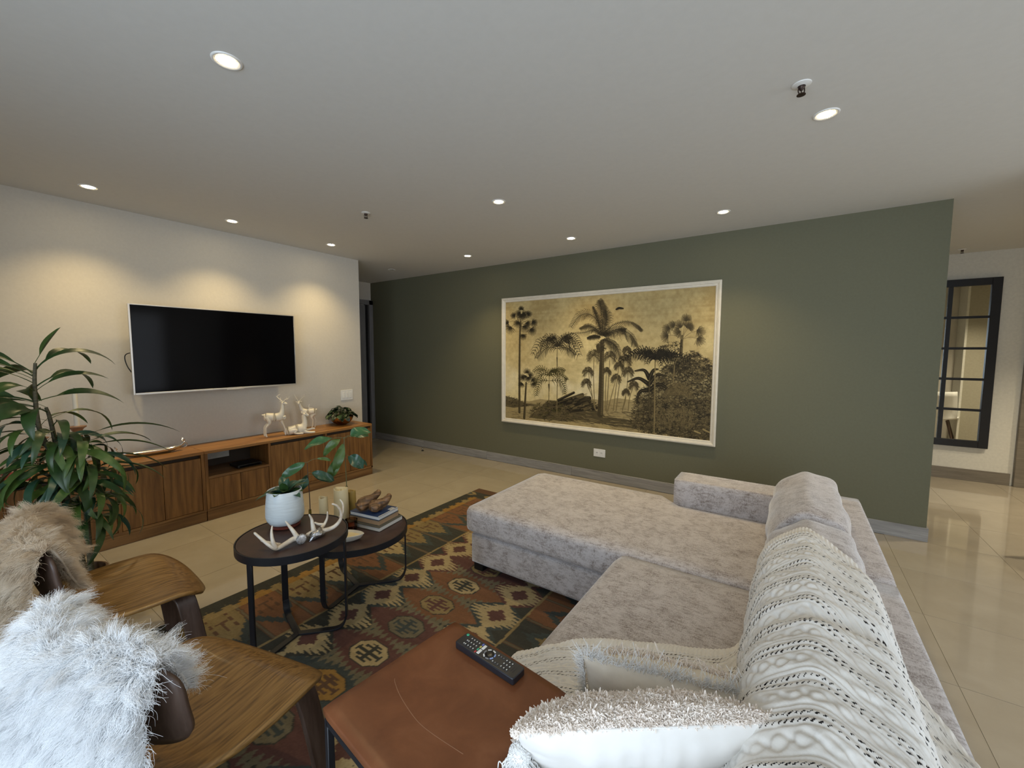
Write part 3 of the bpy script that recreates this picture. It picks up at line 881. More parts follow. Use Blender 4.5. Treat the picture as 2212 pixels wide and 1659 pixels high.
# distant ground and water
fill([(100, 1165), (200, 1150), (330, 1160), (430, 1140), (520, 1150), (700, 1165), (900, 1140), (1000, 1155), (1100, 1130), (1250, 1150), (1500, 1130), (2000, 1150), (2000, 1560), (100, 1340)], lin(128, 112, 76), 0.8)
gn = vnoise(NH, NW, 60, 12, 4, 11)
gz = np.clip((yy / NH - 0.72) * 12, 0, 1)
for k in range(700):
    x = pr.uniform(110, 1980); y = pr.uniform(1170, 1300 + 250 * (x / 1900)); l = pr.uniform(15, 70)
    stroke(P([(x, y), (x + l, y + pr.uniform(-6, 12))]), 1.6, 0.8, [INK2, INK3, INK, PALE, PALE][pr.randrange(5)], 0.6)
fill([(100, 1105), (200, 1130), (300, 1175), (420, 1190), (200, 1215), (100, 1200)], INK2, 0.85)
bush([(100, 1090), (260, 1150), (330, 1200), (110, 1210)], 60, 16, [INK, INK2, INK3])
fill([(330, 1300), (500, 1150), (700, 1160), (900, 1230), (1000, 1290), (1250, 1330), (1300, 1400), (900, 1360), (600, 1330)], INK2, 0.85)
# fallen rocks and logs
for a, b, w in (((590, 1150), (725, 1085), 22), ((600, 1175), (800, 1105), 34), ((640, 1195), (860, 1135), 40), ((640, 1215), (860, 1160), 36), ((700, 1240), (900, 1215), 34), ((560, 1190), (700, 1140), 30), ((560, 1230), (720, 1215), 36)):
    stroke(P([a, b]), w * K * 1.2, w * K, jit(INK, 0.4)); stroke(P([(a[0], a[1] - w * 0.3), (b[0], b[1] - w * 0.3)]), w * K * 0.3, w * K * 0.2, INK3, 0.55)
for k in range(170):
    x = pr.uniform(560, 900); y = 1240 - (0.55 - abs(x - 740) / 400) * pr.uniform(20, 230)
    l = pr.uniform(25, 90)
    stroke(P([(x, y), (x + l, y - l * pr.uniform(0.1, 0.5))]), pr.uniform(3, 8), 2.0, jit([INK, INK2, INK, INK3][pr.randrange(4)], 0.4), 0.85)
bush([(340, 1190), (520, 1160), (700, 1210), (740, 1330), (500, 1330), (340, 1290)], 230, 24, [INK, INK2, OLIVE, INK3])
for k in range(160):
    x = pr.uniform(700, 1350); y = pr.uniform(1240, 1400); l = pr.uniform(20, 90)
    stroke(P([(x, y), (x + l, y + pr.uniform(0, 22))]), 2.2, 0.8, [INK, INK2, INK2, PALE][pr.randrange(4)], 0.6)
# left fan palms
trunk([(250, 1255), (250, 900), (253, 620), (258, 470)], 26, 16, INK2)
for x, y, r, a in ((265, 350, 26, -1.6), (245, 395, 40, 2.9), (290, 400, 44, 0.3), (200, 410, 30, 3.3), (330, 395, 32, -0.4), (270, 415, 45, 1.6), (140, 475, 38, 3.1), (165, 525, 48, 2.2), (235, 480, 40, 2.4), (300, 515, 48, 1.2), (360, 540, 46, 0.9), (375, 470, 36, 0.3), (282, 590, 34, 1.6), (320, 480, 30, 0.8)):
    stroke(P(cr([(257, 490), ((257 + x) / 2, (470 + y) / 2 - 12), (x, y)], 5)), 1.4, 1.0, INK2)
    fan(x, y, r, a, 4.4, 26, INK, 1.5)
trunk([(292, 1305), (300, 1150), (308, 1000)], 26, 16, INK2)
for x, y, r, a in ((318, 900, 34, -1.6), (275, 950, 34, 2.9), (268, 1010, 30, 2.5), (345, 930, 34, -0.5), (370, 975, 34, 0.4), (375, 1010, 30, 1.2), (300, 945, 30, 2), (330, 960, 30, 0.8)):
    stroke(P([(308, 1010), (x, y)]), 1.3, 0.9, INK2); fan(x, y, r, a, 4.0, 22, INK, 1.4)
# slender drooping palms
trunk([(576, 1270), (580, 1000), (578, 800), (582, 640)], 9, 6, INK3, False)
trunk([(506, 1170), (508, 1050), (512, 920)], 9, 6, INK3, False)
for pts, lf in (([(580, 690), (520, 640), (440, 640), (360, 760)], 60), ([(580, 690), (540, 620), (500, 605), (440, 690)], 55), ([(580, 690), (640, 630), (700, 650), (780, 770)], 62), ([(580, 690), (650, 600), (730, 610), (795, 700)], 60), ([(580, 690), (570, 620), (545, 600), (520, 640)], 45), ([(580, 690), (620, 620), (660, 600), (700, 620)], 50), ([(580, 700), (500, 690), (440, 740), (400, 790)], 45), ([(580, 700), (650, 690), (700, 720), (740, 760)], 42)):
    frond(pts, lf, 16, INK, 2.2, (0.9, 1), 0.5)
stroke(P([(578, 780), (580, 850)]), 5, 2.5, INK2)
for pts, lf in (([(512, 940), (470, 885), (420, 880), (370, 910)], 46), ([(512, 940), (450, 920), (410, 960), (395, 1010)], 44), ([(512, 940), (560, 885), (610, 880), (650, 900)], 46), ([(512, 940), (580, 920), (640, 950), (668, 975)], 44), ([(505, 980), (440, 980), (410, 1050), (400, 1120)], 40), ([(515, 980), (600, 980), (645, 1040), (645, 1105)], 40), ([(512, 940), (520, 900), (550, 885), (580, 900)], 34)):
    frond(pts, lf, 11, OLIVE * 0.6, 2.6, (0.7, 1), 0.4)
stroke(P([(507, 1015), (509, 1075)]), 7, 2, INK2)
# small palms in the middle distance
for bx, by, tx, ty, s in ((910, 1230, 900, 760, 62), (905, 1220, 850, 900, 50), (915, 1230, 835, 1000, 46), (1010, 1250, 1040, 770, 60), (1000, 1240, 1010, 900, 44), (1020, 1250, 1095, 960, 46), (1095, 1240, 1175, 800, 60), (1150, 1240, 1200, 900, 52), (1200, 1240, 1250, 1020, 46), (1070, 1240, 1120, 850, 44), (1150, 1230, 1180, 1080, 36), (1195, 730, 1190, 715, 42)):
    trunk([(bx, by), ((bx + tx) / 2 + pr.uniform(-14, 14), (by + ty) / 2), (tx, ty)], 8, 5, INK3, False)
    for k in range(9):
        a = -PI / 2 + (k / 8 - 0.5) * 4.2 + pr.uniform(-0.15, 0.15)
        e = (tx + s * math.cos(a), ty + s * 0.8 * math.sin(a) + s * 0.5 * abs(math.cos(a)))
        frond([(tx, ty), (tx + 0.6 * s * math.cos(a), ty + 0.7 * s * math.sin(a)), e], s * 0.34, 7, INK2, 1.5, (0.7, 1), 0.9, 0.9)
# right fan palm
trunk([(1660, 760), (1665, 660), (1672, 590)], 24, 16, INK2)
for x, y, r, a in ((1710, 440, 50, -1.6), (1650, 500, 55, -2.2), (1720, 500, 56, -0.9), (1545, 525, 50, 2.9), (1590, 495, 44, -2.8), (1530, 590, 52, 3.0), (1640, 555, 46, 2.9), (1820, 545, 55, 0.3), (1820, 620, 54, 0.6), (1740, 510, 40, -0.4)):
    stroke(P(cr([(1670, 620), ((1670 + x) / 2, (600 + y) / 2 - 10), (x, y)], 5)), 1.4, 0.9, INK3)
    fan(x, y, r, a, 3.6, 26, INK2, 1.1)
# dark thicket on the right
thick = [(1260, 1330), (1290, 1130), (1380, 1050), (1440, 960), (1540, 870), (1700, 790), (1800, 790), (1890, 840), (1950, 930), (1970, 1500), (1700, 1480), (1300, 1400)]
fill(thick, INK2 * 0.8, 0.55)
bush([(1210, 1340), (1270, 1110), (1370, 1000), (1440, 930), (1540, 840), (1700, 760), (1800, 750), (1910, 800), (1970, 900), (1985, 1500), (1700, 1500), (1280, 1420)], 2300, 28, [INK, INK, INK2, INK2, INK3 * 0.7])
bush([(1440, 700), (1500, 670), (1560, 640), (1640, 640), (1690, 690), (1640, 720), (1560, 700), (1480, 720)], 45, 20, [INK2, INK])
bush([(1690, 740), (1800, 710), (1830, 750), (1760, 790)], 25, 20, [INK2, INK])
bush([(1500, 860), (1600, 820), (1760, 800), (1800, 850), (1600, 920)], 120, 22, [INK, INK2])
for pts, lf in (([(1385, 960), (1340, 890), (1260, 895)], 26), ([(1385, 960), (1420, 890), (1460, 880)], 26), ([(1380, 1010), (1290, 960), (1195, 990)], 40), ([(1380, 1010), (1450, 930), (1530, 940)], 40), ([(1380, 1060), (1300, 1080), (1275, 1180)], 44), ([(1385, 1060), (1470, 1010), (1560, 1060)], 44)):
    stroke(P(cr(pts, 8)), 15, 5, INK); stroke(P(cr(pts, 8)), 1.2, 0.6, INK3, 0.8)
trunk([(1385, 1300), (1382, 1150), (1386, 960)], 12, 8, INK2, False)
for a in (-2.9, -2.5, -2.1, -1.7, -1.3, -0.9, -0.5, -0.2):
    frond([(1640, 1110), (1640 + 70 * math.cos(a), 1110 + 90 * math.sin(a)), (1640 + 140 * math.cos(a), 1110 + 120 * math.sin(a) + 40)], 34, 14, INK3 * 0.8, 1.6, (1, 1), 0.4)
# broad umbrella palm
trunk([(1424, 1450), (1430, 1200), (1432, 1000), (1436, 800)], 13, 9, INK3 * 1.1, False)
trunk([(1592, 1000), (1600, 900), (1604, 840)], 9, 7, INK3, False)
for x, y, l in ((1110, 825, 56), (1180, 780, 60), (1240, 745, 60), (1300, 800, 52), (1360, 840, 44), (1500, 745, 60), (1570, 750, 60), (1640, 765, 60), (1700, 800, 56), (1760, 795, 50), (1560, 830, 50), (1660, 850, 50), (1490, 860, 40), (1340, 750, 60)):
    frond([(1436, 800), ((1436 + x) / 2, min(y, 770) - 30), (x, y)], l * 1.0, 13, INK * 0.9, 2.6, (0.7, 1), 0.55)
stroke(P([(1445, 790), (1455, 730), (1468, 690)]), 4, 2, INK)
# central feather palm
trunk([(955, 1275), (962, 1100), (968, 850), (972, 640)], 52, 38, INK2)
bush([(930, 640), (1000, 620), (1010, 700), (940, 740)], 24, 26, [INK, INK2])
for pts, lf, sd in (([(975, 590), (975, 470), (960, 350), (958, 280)], 62, (1, 1)), ([(975, 590), (1005, 480), (1010, 400), (985, 330)], 54, (1, 1)), ([(970, 590), (940, 470), (860, 400), (770, 420), (700, 520)], 60, (0.7, 1)), ([(970, 590), (900, 540), (820, 560), (700, 570), (640, 600)], 34, (0.8, 0.5)), ([(970, 590), (920, 530), (850, 500), (780, 530)], 34, (1, 0.8)), ([(975, 590), (1060, 500), (1180, 465), (1280, 500), (1320, 545)], 30, (0.6, 1)), ([(975, 590), (1060, 560), (1160, 545), (1240, 600), (1270, 680)], 62, (0.5, 1)), ([(975, 590), (1030, 560), (1120, 530), (1180, 540)], 44, (1, 1)), ([(970, 580), (930, 430), (890, 330)], 22, (1, 1)), ([(975, 620), (1040, 640), (1100, 690), (1130, 790)], 58, (0.6, 1)), ([(960, 600), (900, 595), (840, 610)], 22, (1, 1)), ([(1090, 360), (1120, 345), (1160, 350)], 10, (1, 1))):
    frond(pts, lf, 34, INK, 1.7, sd, 0.3)
for pts in ([(1000, 350), (960, 275)], [(1240, 480), (1315, 540)], [(1220, 590), (1275, 675)], [(780, 525), (820, 510)]):
    stroke(P(pts), 9, 12, INK2, 0.75)
stroke(P([(935, 680), (940, 730)]), 14, 10, INK2)
# foreground shrubs and paths
for k in range(200):
    x = pr.uniform(1440, 1760); y = pr.uniform(1240, 1410)
    stroke(P([(x, y), (x + pr.uniform(-8, 8), y - 22)]), 3.2, 1.2, jit(INK3 * 0.95, 0.6), 0.8)
for k in range(260):
    x = pr.uniform(1180, 1950); y = pr.uniform(1330, 1510); l = pr.uniform(20, 80)
    stroke(P([(x, y), (x + l, y + pr.uniform(-4, 14))]), 2.0, 0.8, [INK, INK2, INK3][pr.randrange(3)], 0.5)
for k in range(60):
    x = pr.uniform(640, 1050); y = 1330 + (x - 640) * 0.13 + pr.uniform(-14, 26)
    stroke(P([(x, y), (x + pr.uniform(30, 90), y + pr.uniform(2, 14))]), 2.2, 1.0, PALE * 1.15, 0.6)
for a, b in (((1855, 1405), (1925, 1440)), ((1780, 1420), (1830, 1440)), ((140, 1230), (230, 1225)), ((120, 1250), (200, 1240))):
    stroke(P([a, b]), 5, 4, PALE, 0.8)
gr = np.random.default_rng(3).random((NH, NW)); img *= (0.90 + 0.16 * gr)[..., None] * (0.93 + 0.14 * n2)[..., None]
img = np.clip(img * 1.35, 0, 1)

t = thing('palm_mural', 'large framed sepia tropical palm landscape on the green wall', 'picture', (0, YG, 0))
gx = np.linspace(PX0, PX1, NW); gz = np.linspace(PZ1, PZ0, NH)
Pm = np.stack([np.repeat(gx[None, :], NH, 0), np.full((NH, NW), -0.0155), np.repeat(gz[:, None], NW, 1)], -1)
o = put('canvas', grid_mesh('canvas', Pm, img), vc_mat('mural_print', 0.65), t)
MB().box(PX0 - 0.01, PX1 + 0.01, -0.015, -0.001, PZ0 - 0.01, PZ1 + 0.01).build('backing_board', MAT['white_plastic'], t)
# moulded white frame: stepped profile swept round with mitred corners
prof = [(0.0, -0.002), (0.0, -0.034), (0.012, -0.040), (0.026, -0.034), (0.032, -0.027), (0.042, -0.027), (0.050, -0.020), (0.050, -0.002)]
ox0, ox1, oz0, oz1 = PX0 - 0.05, PX1 + 0.05, PZ0 - 0.05, PZ1 + 0.05
MAT['frame_white'] = M('cream_frame_paint', (0.78, 0.72, 0.60), 0.5, scale=20)
for side in range(4):
    v = []
    for d, yv in prof:
        a = [(ox0 + d, oz0 + d), (ox1 - d, oz0 + d), (ox1 - d, oz1 - d), (ox0 + d, oz1 - d)]
        p, q = a[side], a[(side + 1) % 4]
        v += [(p[0], yv, p[1]), (q[0], yv, q[1])]
    f = [(2 * i, 2 * i + 1, 2 * i + 3, 2 * i + 2) for i in range(len(prof) - 1)]
    MB().add(v, f).build('frame_rail', MAT['frame_white'], t)

# ------------------------------------------------------------------ flat-woven rug
RX0, RX1, RY0, RY1 = -2.59, -0.53, -0.15, 3.20
RN, RM = 380, 618
ry, rx = np.meshgrid(np.linspace(RY0, RY1, RM), np.linspace(RX0, RX1, RN))
C_DARK = np.array(lin(62, 62, 56)); C_TEAL = np.array(lin(66, 72, 70)); C_CREAM = np.array(lin(168, 150, 112)); C_SAND = np.array(lin(136, 118, 82))
C_RUST = np.array(lin(118, 84, 60)); C_MAROON = np.array(lin(94, 66, 60)); C_MUST = np.array(lin(146, 112, 60)); C_GREY = np.array(lin(112, 104, 84)); C_BROWN = np.array(lin(92, 70, 54))
rc = np.zeros((RN, RM, 3)); rc[:] = C_DARK
XC = -1.56; PER = 0.2205; Y0 = 1.5565
wob = (vnoise(RN, RM, 30, 50, 2, 21) - 0.5) * 0.010
dx = rx - XC; ax = np.abs(dx) + wob
yw = ry + (vnoise(RN, RM, 40, 40, 2, 22) - 0.5) * 0.008
def tri(v, p): return np.abs(((v / p) % 1.0) - 0.5) * 2      # 0..1
kcell = np.floor((yw - Y0) / PER + 0.5); fy = (yw - Y0) - kcell * PER     # -PER/2..PER/2
kodd = np.floor((yw - Y0) / PER); fo = (yw - Y0) - (kodd + 0.5) * PER
def setc(mask, c): rc[mask] = c
def hsh(k, m): return (np.abs(np.sin(k * 12.9898 + 4.1) * 43758.5453) % 1.0 * m).astype(int)
pal_ring = [C_MAROON, C_TEAL, C_RUST, C_MAROON]
inner = ax < 0.315
ringc = hsh(kcell, 4)
for i, c in enumerate(pal_ring): setc(inner & (ringc == i), c)
# comb-edged hexagon bands around each medallion
comb = tri(ax, 0.036)
mh = np.abs(fy) / (PER / 2) + ax / 0.60
band1 = inner & (np.abs(fy) + 0.034 * comb + ax * 0.28 > 0.126)
setc(band1, C_GREY)
band2 = inner & (np.abs(fy) + 0.030 * (1 - comb) + ax * 0.28 > 0.162)
for i, c in enumerate([C_DARK, C_MAROON, C_TEAL, C_RUST]): setc(band2 & (hsh(kodd + 3, 4) == i), c)
# medallions: octagon with a hooked cross
mo = np.maximum(np.maximum(ax / 0.105, np.abs(fy) / 0.072), (ax / 0.105 + np.abs(fy) / 0.072) / 1.45)
mc = hsh(kcell + 7, 4)
for i, c in enumerate([C_GREY, C_MUST, C_CREAM, C_SAND]): setc((mo < 1) & (mc == i), c)
setc((mo < 1) & (np.abs(mo - 0.97) < 0.04), C_DARK)
cross = ((np.abs(fy) < 0.008) & (ax < 0.072)) | ((ax < 0.010) & (np.abs(fy) < 0.052)) | ((np.abs(np.abs(fy) - 0.026) < 0.006) & (ax < 0.050)) | ((np.abs(np.abs(fy) - 0.046) < 0.005) & (ax < 0.030)) | ((np.abs(ax - 0.072) < 0.006) & (np.abs(fy) < 0.020))
for i, c in enumerate([C_TEAL, C_BROWN, C_DARK, C_MAROON]): setc(cross & (mo < 0.92) & (mc == i), c)
# serrated diamonds that stand between the columns
sx = ax - 0.325
row = np.floor((fo + PER) / 0.0235)
frow = ((fo + PER) / 0.0235 + np.abs(sx) * 6.0) % 1.0
edge = 0.172 * np.clip(1 - np.abs(fo) / (PER * 0.50), 0, 1)
ser = np.abs(sx) < edge * (0.52 + 0.75 * np.abs(frow - 0.5) * 2) + 0.006
zone = (ax > 0.16) & (ax < 0.49)
base = zone & (np.abs(sx) < 0.165 * np.clip(1.25 - np.abs(fo) / (PER * 0.5), 0, 1))
for i, c in enumerate([C_TEAL, C_MAROON, C_DARK]): setc(base & (hsh(kodd + 11, 3) == i), c)
setc(zone & ser, C_CREAM)
core = zone & (np.abs(sx) + 0.018 * np.abs(frow - 0.5) * 2 < 0.058 * np.clip(1 - np.abs(fo) / (PER * 0.25), 0, 1) + 0.012 * (np.abs(fo) < PER * 0.28))
setc(core, C_MAROON)
# side panels: half hexagons with comb edges, divided by twisted cords
side = (ax > 0.46) & (ax < 0.875)
PS = 0.205; ks = np.floor((yw - 0.917) / PS); fs = (yw - 0.917) - (ks + 0.5) * PS
sc = hsh(ks + 5 + (dx > 0) * 3, 4)
for i, c in enumerate([C_SAND, C_SAND * 0.85, C_RUST, C_CREAM * 0.9]): setc(side & (sc == i), c)
lim = 0.60 + 0.18 * np.clip(np.abs(fs) / (PS / 2), 0, 1) - 0.028 * tri(fs, 0.026)
setc(side & (ax < lim), C_TEAL)
lim2 = 0.53 + 0.17 * np.clip(np.abs(fs) / (PS / 2), 0, 1) - 0.026 * tri(fs, 0.026)
setc(side & (ax < lim2), C_RUST)
setc(side & (ax < lim2) & (sc % 2 == 1), C_DARK)
hook = side & (ax > 0.70) & ((np.abs(np.abs(fs) - 0.045) < 0.007) & (tri(ax, 0.07) < 0.6) | (np.abs(fs) < 0.006) & (ax < 0.80) | (np.abs(ax - 0.80) < 0.008) & (np.abs(fs) < 0.03))
setc(hook, C_BROWN)
cord = side & (np.abs(fs) > PS / 2 - 0.011)
setc(cord, C_BROWN)
setc(cord & (np.abs(fs) > PS / 2 - 0.005), C_GREY * 0.75)
setc((ax > 0.452) & (ax < 0.466), C_SAND)
# outer border: dark strip bitten by hooked yellow tongues
bd = ax >= 0.875
setc(bd, C_DARK * 0.9)
PT = 0.085; kt = np.floor(yw / PT); ft = np.abs((yw / PT) % 1.0 - 0.5) * PT
tong = bd & (ax < 0.945 - 0.9 * ft + 0.014 * (tri(ax, 0.024) > 0.5))
tc = hsh(kt * 0.5, 3)
for i, c in enumerate([C_MUST, C_SAND, C_MUST * 0.9]): setc(tong & (tc == i), c)
yend = yw > RY1 - 0.10
setc(yend, C_BROWN)
setc((yw > RY1 - 0.22) & ~yend, C_DARK)
fe = np.abs(((rx + 0.05) / 0.30) % 1.0 - 0.5) * 0.30
setc((yw > RY1 - 0.20) & (yw < RY1 - 0.115) & (fe + np.abs(yw - RY1 + 0.158) * 1.2 < 0.105), C_SAND)
setc((yw > RY1 - 0.185) & (yw < RY1 - 0.13) & (fe + np.abs(yw - RY1 + 0.158) * 1.2 < 0.06), C_TEAL)
rc = rc * (0.82 + 0.3 * vnoise(RN, RM, 12, 200, 2, 31))[..., None] * (0.90 + 0.2 * np.random.default_rng(9).random((RN, RM)))[..., None] * 0.92
rz = 0.008 + 0.0008 * vnoise(RN, RM, 20, 30, 2, 33)
rug = thing('kilim_rug', 'large flat-woven geometric rug in dark, cream, rust and mustard under the tables and sofa', 'rug', (0, 0, 0))
put('woven_field', grid_mesh('woven_field', np.stack([rx, ry, rz], -1), rc), vc_mat('rug_yarn', 0.95, weave=0.4, sheen=0.0, scale=260.0), rug)
m = MB().box(RX0, RX1, RY0, RY1, 0.0005, 0.0075)
m.build('underside', M('rug_back', tuple(C_DARK), 0.95), rug)

# ------------------------------------------------------------------ corner sofa
CH = MAT['chenille']
sofa = thing('corner_sofa', 'large taupe corner sofa with chaise beside the green wall', 'sofa', (0, 0, 0))
def block(name, x0, x1, y0, y1, z0, z1, r=0.02, n=8, crown=(0, 0, 0), parent=sofa, fn=None, mat=CH):
    me = soft_box(x1 - x0, y1 - y0, z1 - z0, r, n, crown, fn)
    return put(name, me, mat, parent, smooth=True, angle=180, loc=((x0 + x1) / 2, (y0 + y1) / 2, (z0 + z1) / 2))
block('chaise_base', -1.645, 0.17, 1.950, 2.72, 0.058, 0.252, 0.012)
block('seat_base', -0.640, 0.17, 0.20, 1.945, 0.058, 0.250, 0.012)
def t_shape(w, q):
    # ottoman end of the chaise is wider than the part beside the arm
    xw = w.x - 0.8075
    k = min(1, max(0, (w.x + (-0.8075) + 0.62 + 0.8075 - 0.0) / 0.05)) if False else min(1, max(0, ((w.x - 0.8125) + 0.645) / 0.05))
    lim = 0.47 - 0.145 * k
    if w.y > 0: w.y *= lim / 0.47
    return w
block('chaise_cushion', -1.680, 0.055, 1.922, 2.862, 0.254, 0.428, 0.045, 16, (0.0, 0.004, 0.012), fn=t_shape)
block('seat_cushion', -0.668, 0.055, 0.34, 1.918, 0.252, 0.426, 0.045, 12, (0.008, 0.0, 0.014))
block('far_arm', -0.602, 0.170, 2.732, 2.952, 0.058, 0.586, 0.012)
block('near_arm', -0.640, 0.170, 0.12, 0.335, 0.058, 0.586, 0.012)
block('back_frame', 0.168, 0.342, 1.905, 2.950, 0.058, 0.588, 0.012)
block('back_frame', 0.168, 0.342, 0.12, 1.900, 0.058, 0.588, 0.012)
for x, y in ((-1.60, 2.0), (-1.60, 2.80), (-0.58, 0.26), (0.28, 0.20), (0.28, 2.88), (-0.58, 2.88), (0.28, 1.9), (-0.56, 1.9)):
    MB().box(x - 0.035, x + 0.035, y - 0.035, y + 0.035, 0.009 if x < -0.4 else 0.0, 0.060).build('leg', MAT['black'], sofa, bevel=0.004)
CUSH_PROF = [(-0.020, 0.428), (-0.058, 0.50), (-0.066, 0.60), (-0.034, 0.69), (0.025, 0.742), (0.075, 0.768), (0.135, 0.760), (0.200, 0.742), (0.226, 0.680), (0.222, 0.615), (0.166, 0.592), (0.160, 0.50), (0.156, 0.428)]
def back_cushion(y0, y1, label, seed, drop=0.0):
    r = np.random.default_rng(seed)
    prof = cr(CUSH_PROF + [CUSH_PROF[0]], 5)[:-1]
    n = len(prof); ctr = prof.mean(0)
    ny = 26
    rings = []
    for i in range(ny):
        t = -1 + 2 * i / (ny - 1)
        s = 1 - 0.10 * abs(t) ** 7
        y = (y0 + y1) / 2 + (y1 - y0) / 2 * math.copysign(abs(t) ** 0.8, t)
        p = ctr + (prof - ctr) * s
        p[:, 1] = np.maximum(p[:, 1] - drop * 1.0 * (prof[:, 1] > 0.7), 0.428)
        wob = 0.004 * np.sin(prof[:, 0] * 40 + t * 5 + seed) + 0.004 * np.sin(prof[:, 1] * 34 + t * 9)
        rings.append(np.stack([p[:, 0] + np.where(p[:, 1] > 0.45, wob, 0), np.full(n, y), p[:, 1]], -1))
    v = []; f = []
    for k, s in enumerate((0.0, 0.5, 0.85)):
        q = rings[0].copy(); c = q.mean(0); q = c + (q - c) * s; q[:, 1] = y0 - 0.012 * (1 - s); rings.insert(k, q)
    for k, s in enumerate((0.85, 0.5, 0.0)):
        q = rings[-1 - 0].copy() if k == 0 else base.copy()
        if k == 0: base = q.copy()
        c = base.mean(0); q = c + (base - c) * s; q[:, 1] = y1 + 0.012 * (1 - s); rings.append(q)
    P3 = np.array(rings)
    P3 = np.concatenate([P3, P3[:, :1]], 1)
    me = grid_mesh('cushion', P3)
    bm = bmesh.new(); bm.from_mesh(me); bmesh.ops.remove_doubles(bm, verts=bm.verts, dist=1e-5); bmesh.ops.recalc_face_normals(bm, faces=bm.faces); bm.to_mesh(me); bm.free()
    o = put('back_cushion', me, CH, None, smooth=True, angle=180)
    return tag(o, label, 'cushion', 'loose back cushions of the corner sofa')
back_cushion(1.985, 2.715, 'taupe back cushion at the chaise end, standing tallest against the green wall', 1)
back_cushion(1.215, 1.950, 'taupe back cushion next to the chaise one, mostly hidden under the knit throw', 2, 0.006)
back_cushion(0.36, 1.180, 'taupe back cushion at the near end, under the knit throw and behind the pillows', 3, 0.004)

# ------------------------------------------------------------------ cable-knit throw over back and seat
TH = [(-0.712, 0.24, 1.00), (-0.706, 0.36, 1.01), (-0.690, 0.440, 1.03), (-0.640, 0.456, 1.07), (-0.530, 0.458, 1.20), (-0.30, 0.458, 1.325), (-0.13, 0.460, 1.42), (-0.078, 0.51, 1.56),
      (-0.084, 0.60, 1.67), (-0.046, 0.702, 1.74), (0.020, 0.757, 1.77), (0.072, 0.784, 1.76), (0.135, 0.777, 1.66), (0.205, 0.762, 1.53), (0.240, 0.695, 1.44), (0.256, 0.630, 1.37), (0.292, 0.604, 1.26), (0.338, 0.601, 1.12), (0.355, 0.585, 1.06), (0.359, 0.50, 1.00), (0.360, 0.40, 0.97)]
c3 = cr(TH, 30)
seg = np.linalg.norm(np.diff(c3[:, :2], axis=0), axis=1); cum = np.concatenate([[0], np.cumsum(seg)])
LU = cum[-1]
NU, NV = int(LU / 0.0023), 540
us = np.linspace(0, LU, NU)
px = np.interp(us, cum, c3[:, 0]); pz = np.interp(us, cum, c3[:, 1]); ye = np.interp(us, cum, c3[:, 2])
ss = np.linspace(0, 1, NV)
YN = 0.36
SV = ss * 1.30                                   # metres of knit across the columns
U, V = np.meshgrid(us, SV, indexing='ij')
Yg = ye[:, None] + (YN - ye[:, None]) * ss[None, :]
Xg = np.repeat(px[:, None], NV, 1); Zg = np.repeat(pz[:, None], NV, 1)
on_back = np.clip((Zg - 0.60) / 0.1, 0, 1)
Zg = Zg - on_back * 0.020 * np.exp(-((Yg - 1.195) / 0.035) ** 2)        # sags between the cushions
# soft folds
fold = 0.006 * np.sin(Yg * 37 + 3 * np.sin(U * 5)) + 0.004 * np.sin(Yg * 71 + U * 9)
Pb = np.stack([Xg, Yg, Zg], -1)
du = np.gradient(Pb, axis=0); dv = np.gradient(Pb, axis=1)
nrm = np.cross(dv, du); nrm /= np.linalg.norm(nrm, axis=-1, keepdims=True) + 1e-9
if nrm[NU // 2, NV // 2, 2] < 0: nrm = -nrm
PERK = 0.098
vv = V - 0.055
ph = np.mod(vv, PERK)
colid = np.floor(vv / PERK)
uw = U + 0.004 * np.sin(V * 60)
d = np.zeros_like(U)
def g(x, w): return np.exp(-(x / w) ** 2)
# two twisted strands per cable column, ribs beside it
cc = 0.064
tw = 2 * PI * uw / 0.085 + colid * 1.7
wob = 0.010 * (vnoise(NU, NV, 40, 14, 2, 91) - 0.5)
d += 0.0042 * g(ph - cc - 0.012 * np.sin(tw) - wob, 0.0075) * (1 + 0.4 * np.cos(tw)) + 0.0034 * g(ph - cc + 0.012 * np.sin(tw) - wob, 0.0070) * (1 - 0.4 * np.cos(tw))
d += 0.0014 * np.sin(2 * PI * (uw / 0.036 + (ph - cc) / 0.040)) * g(ph - cc, 0.019)
for c0 in (0.004, 0.0225): d += 0.0030 * g(ph - c0, 0.0042)
d += 0.0030 * g(ph - 0.092, 0.004) + 0.0022 * g(ph - 0.040, 0.004)
d += 0.0007 * np.sin(2 * PI * uw / 0.0075) * np.sin(2 * PI * V / 0.006)
border = V < 0.055
d = np.where(border, 0.0016 * np.sin(2 * PI * uw / 0.011) + 0.002 * g(V, 0.006), d)
Pk = Pb + nrm * (d + 0.5 * np.clip(fold, -0.004, 1))[..., None]
hole = np.zeros_like(U, bool)
hw = 0.62 + 0.65 * np.clip(vnoise(NU, NV, 90, 26, 2, 77) * 1.6 - 0.3, 0, 1)
for c0, off in ((0.0135, 0.0), (0.0315, 0.5)):
    hole |= ((ph - c0) / (0.0036 * hw)) ** 2 + ((np.mod(uw / 0.0110 + off + colid * 0.37 + (ph - c0) * 90, 1.0) - 0.5) / (0.20 * hw)) ** 2 < 1.0
hole &= ~border
keep = ~(hole[:-1, :-1])
t = put('knit_throw', grid_mesh('knit_throw', Pk, None, keep), MAT['wool'], None, smooth=True, angle=180)
tag(t, 'cream cable-knit throw draped over the sofa back and seat', 'throw')

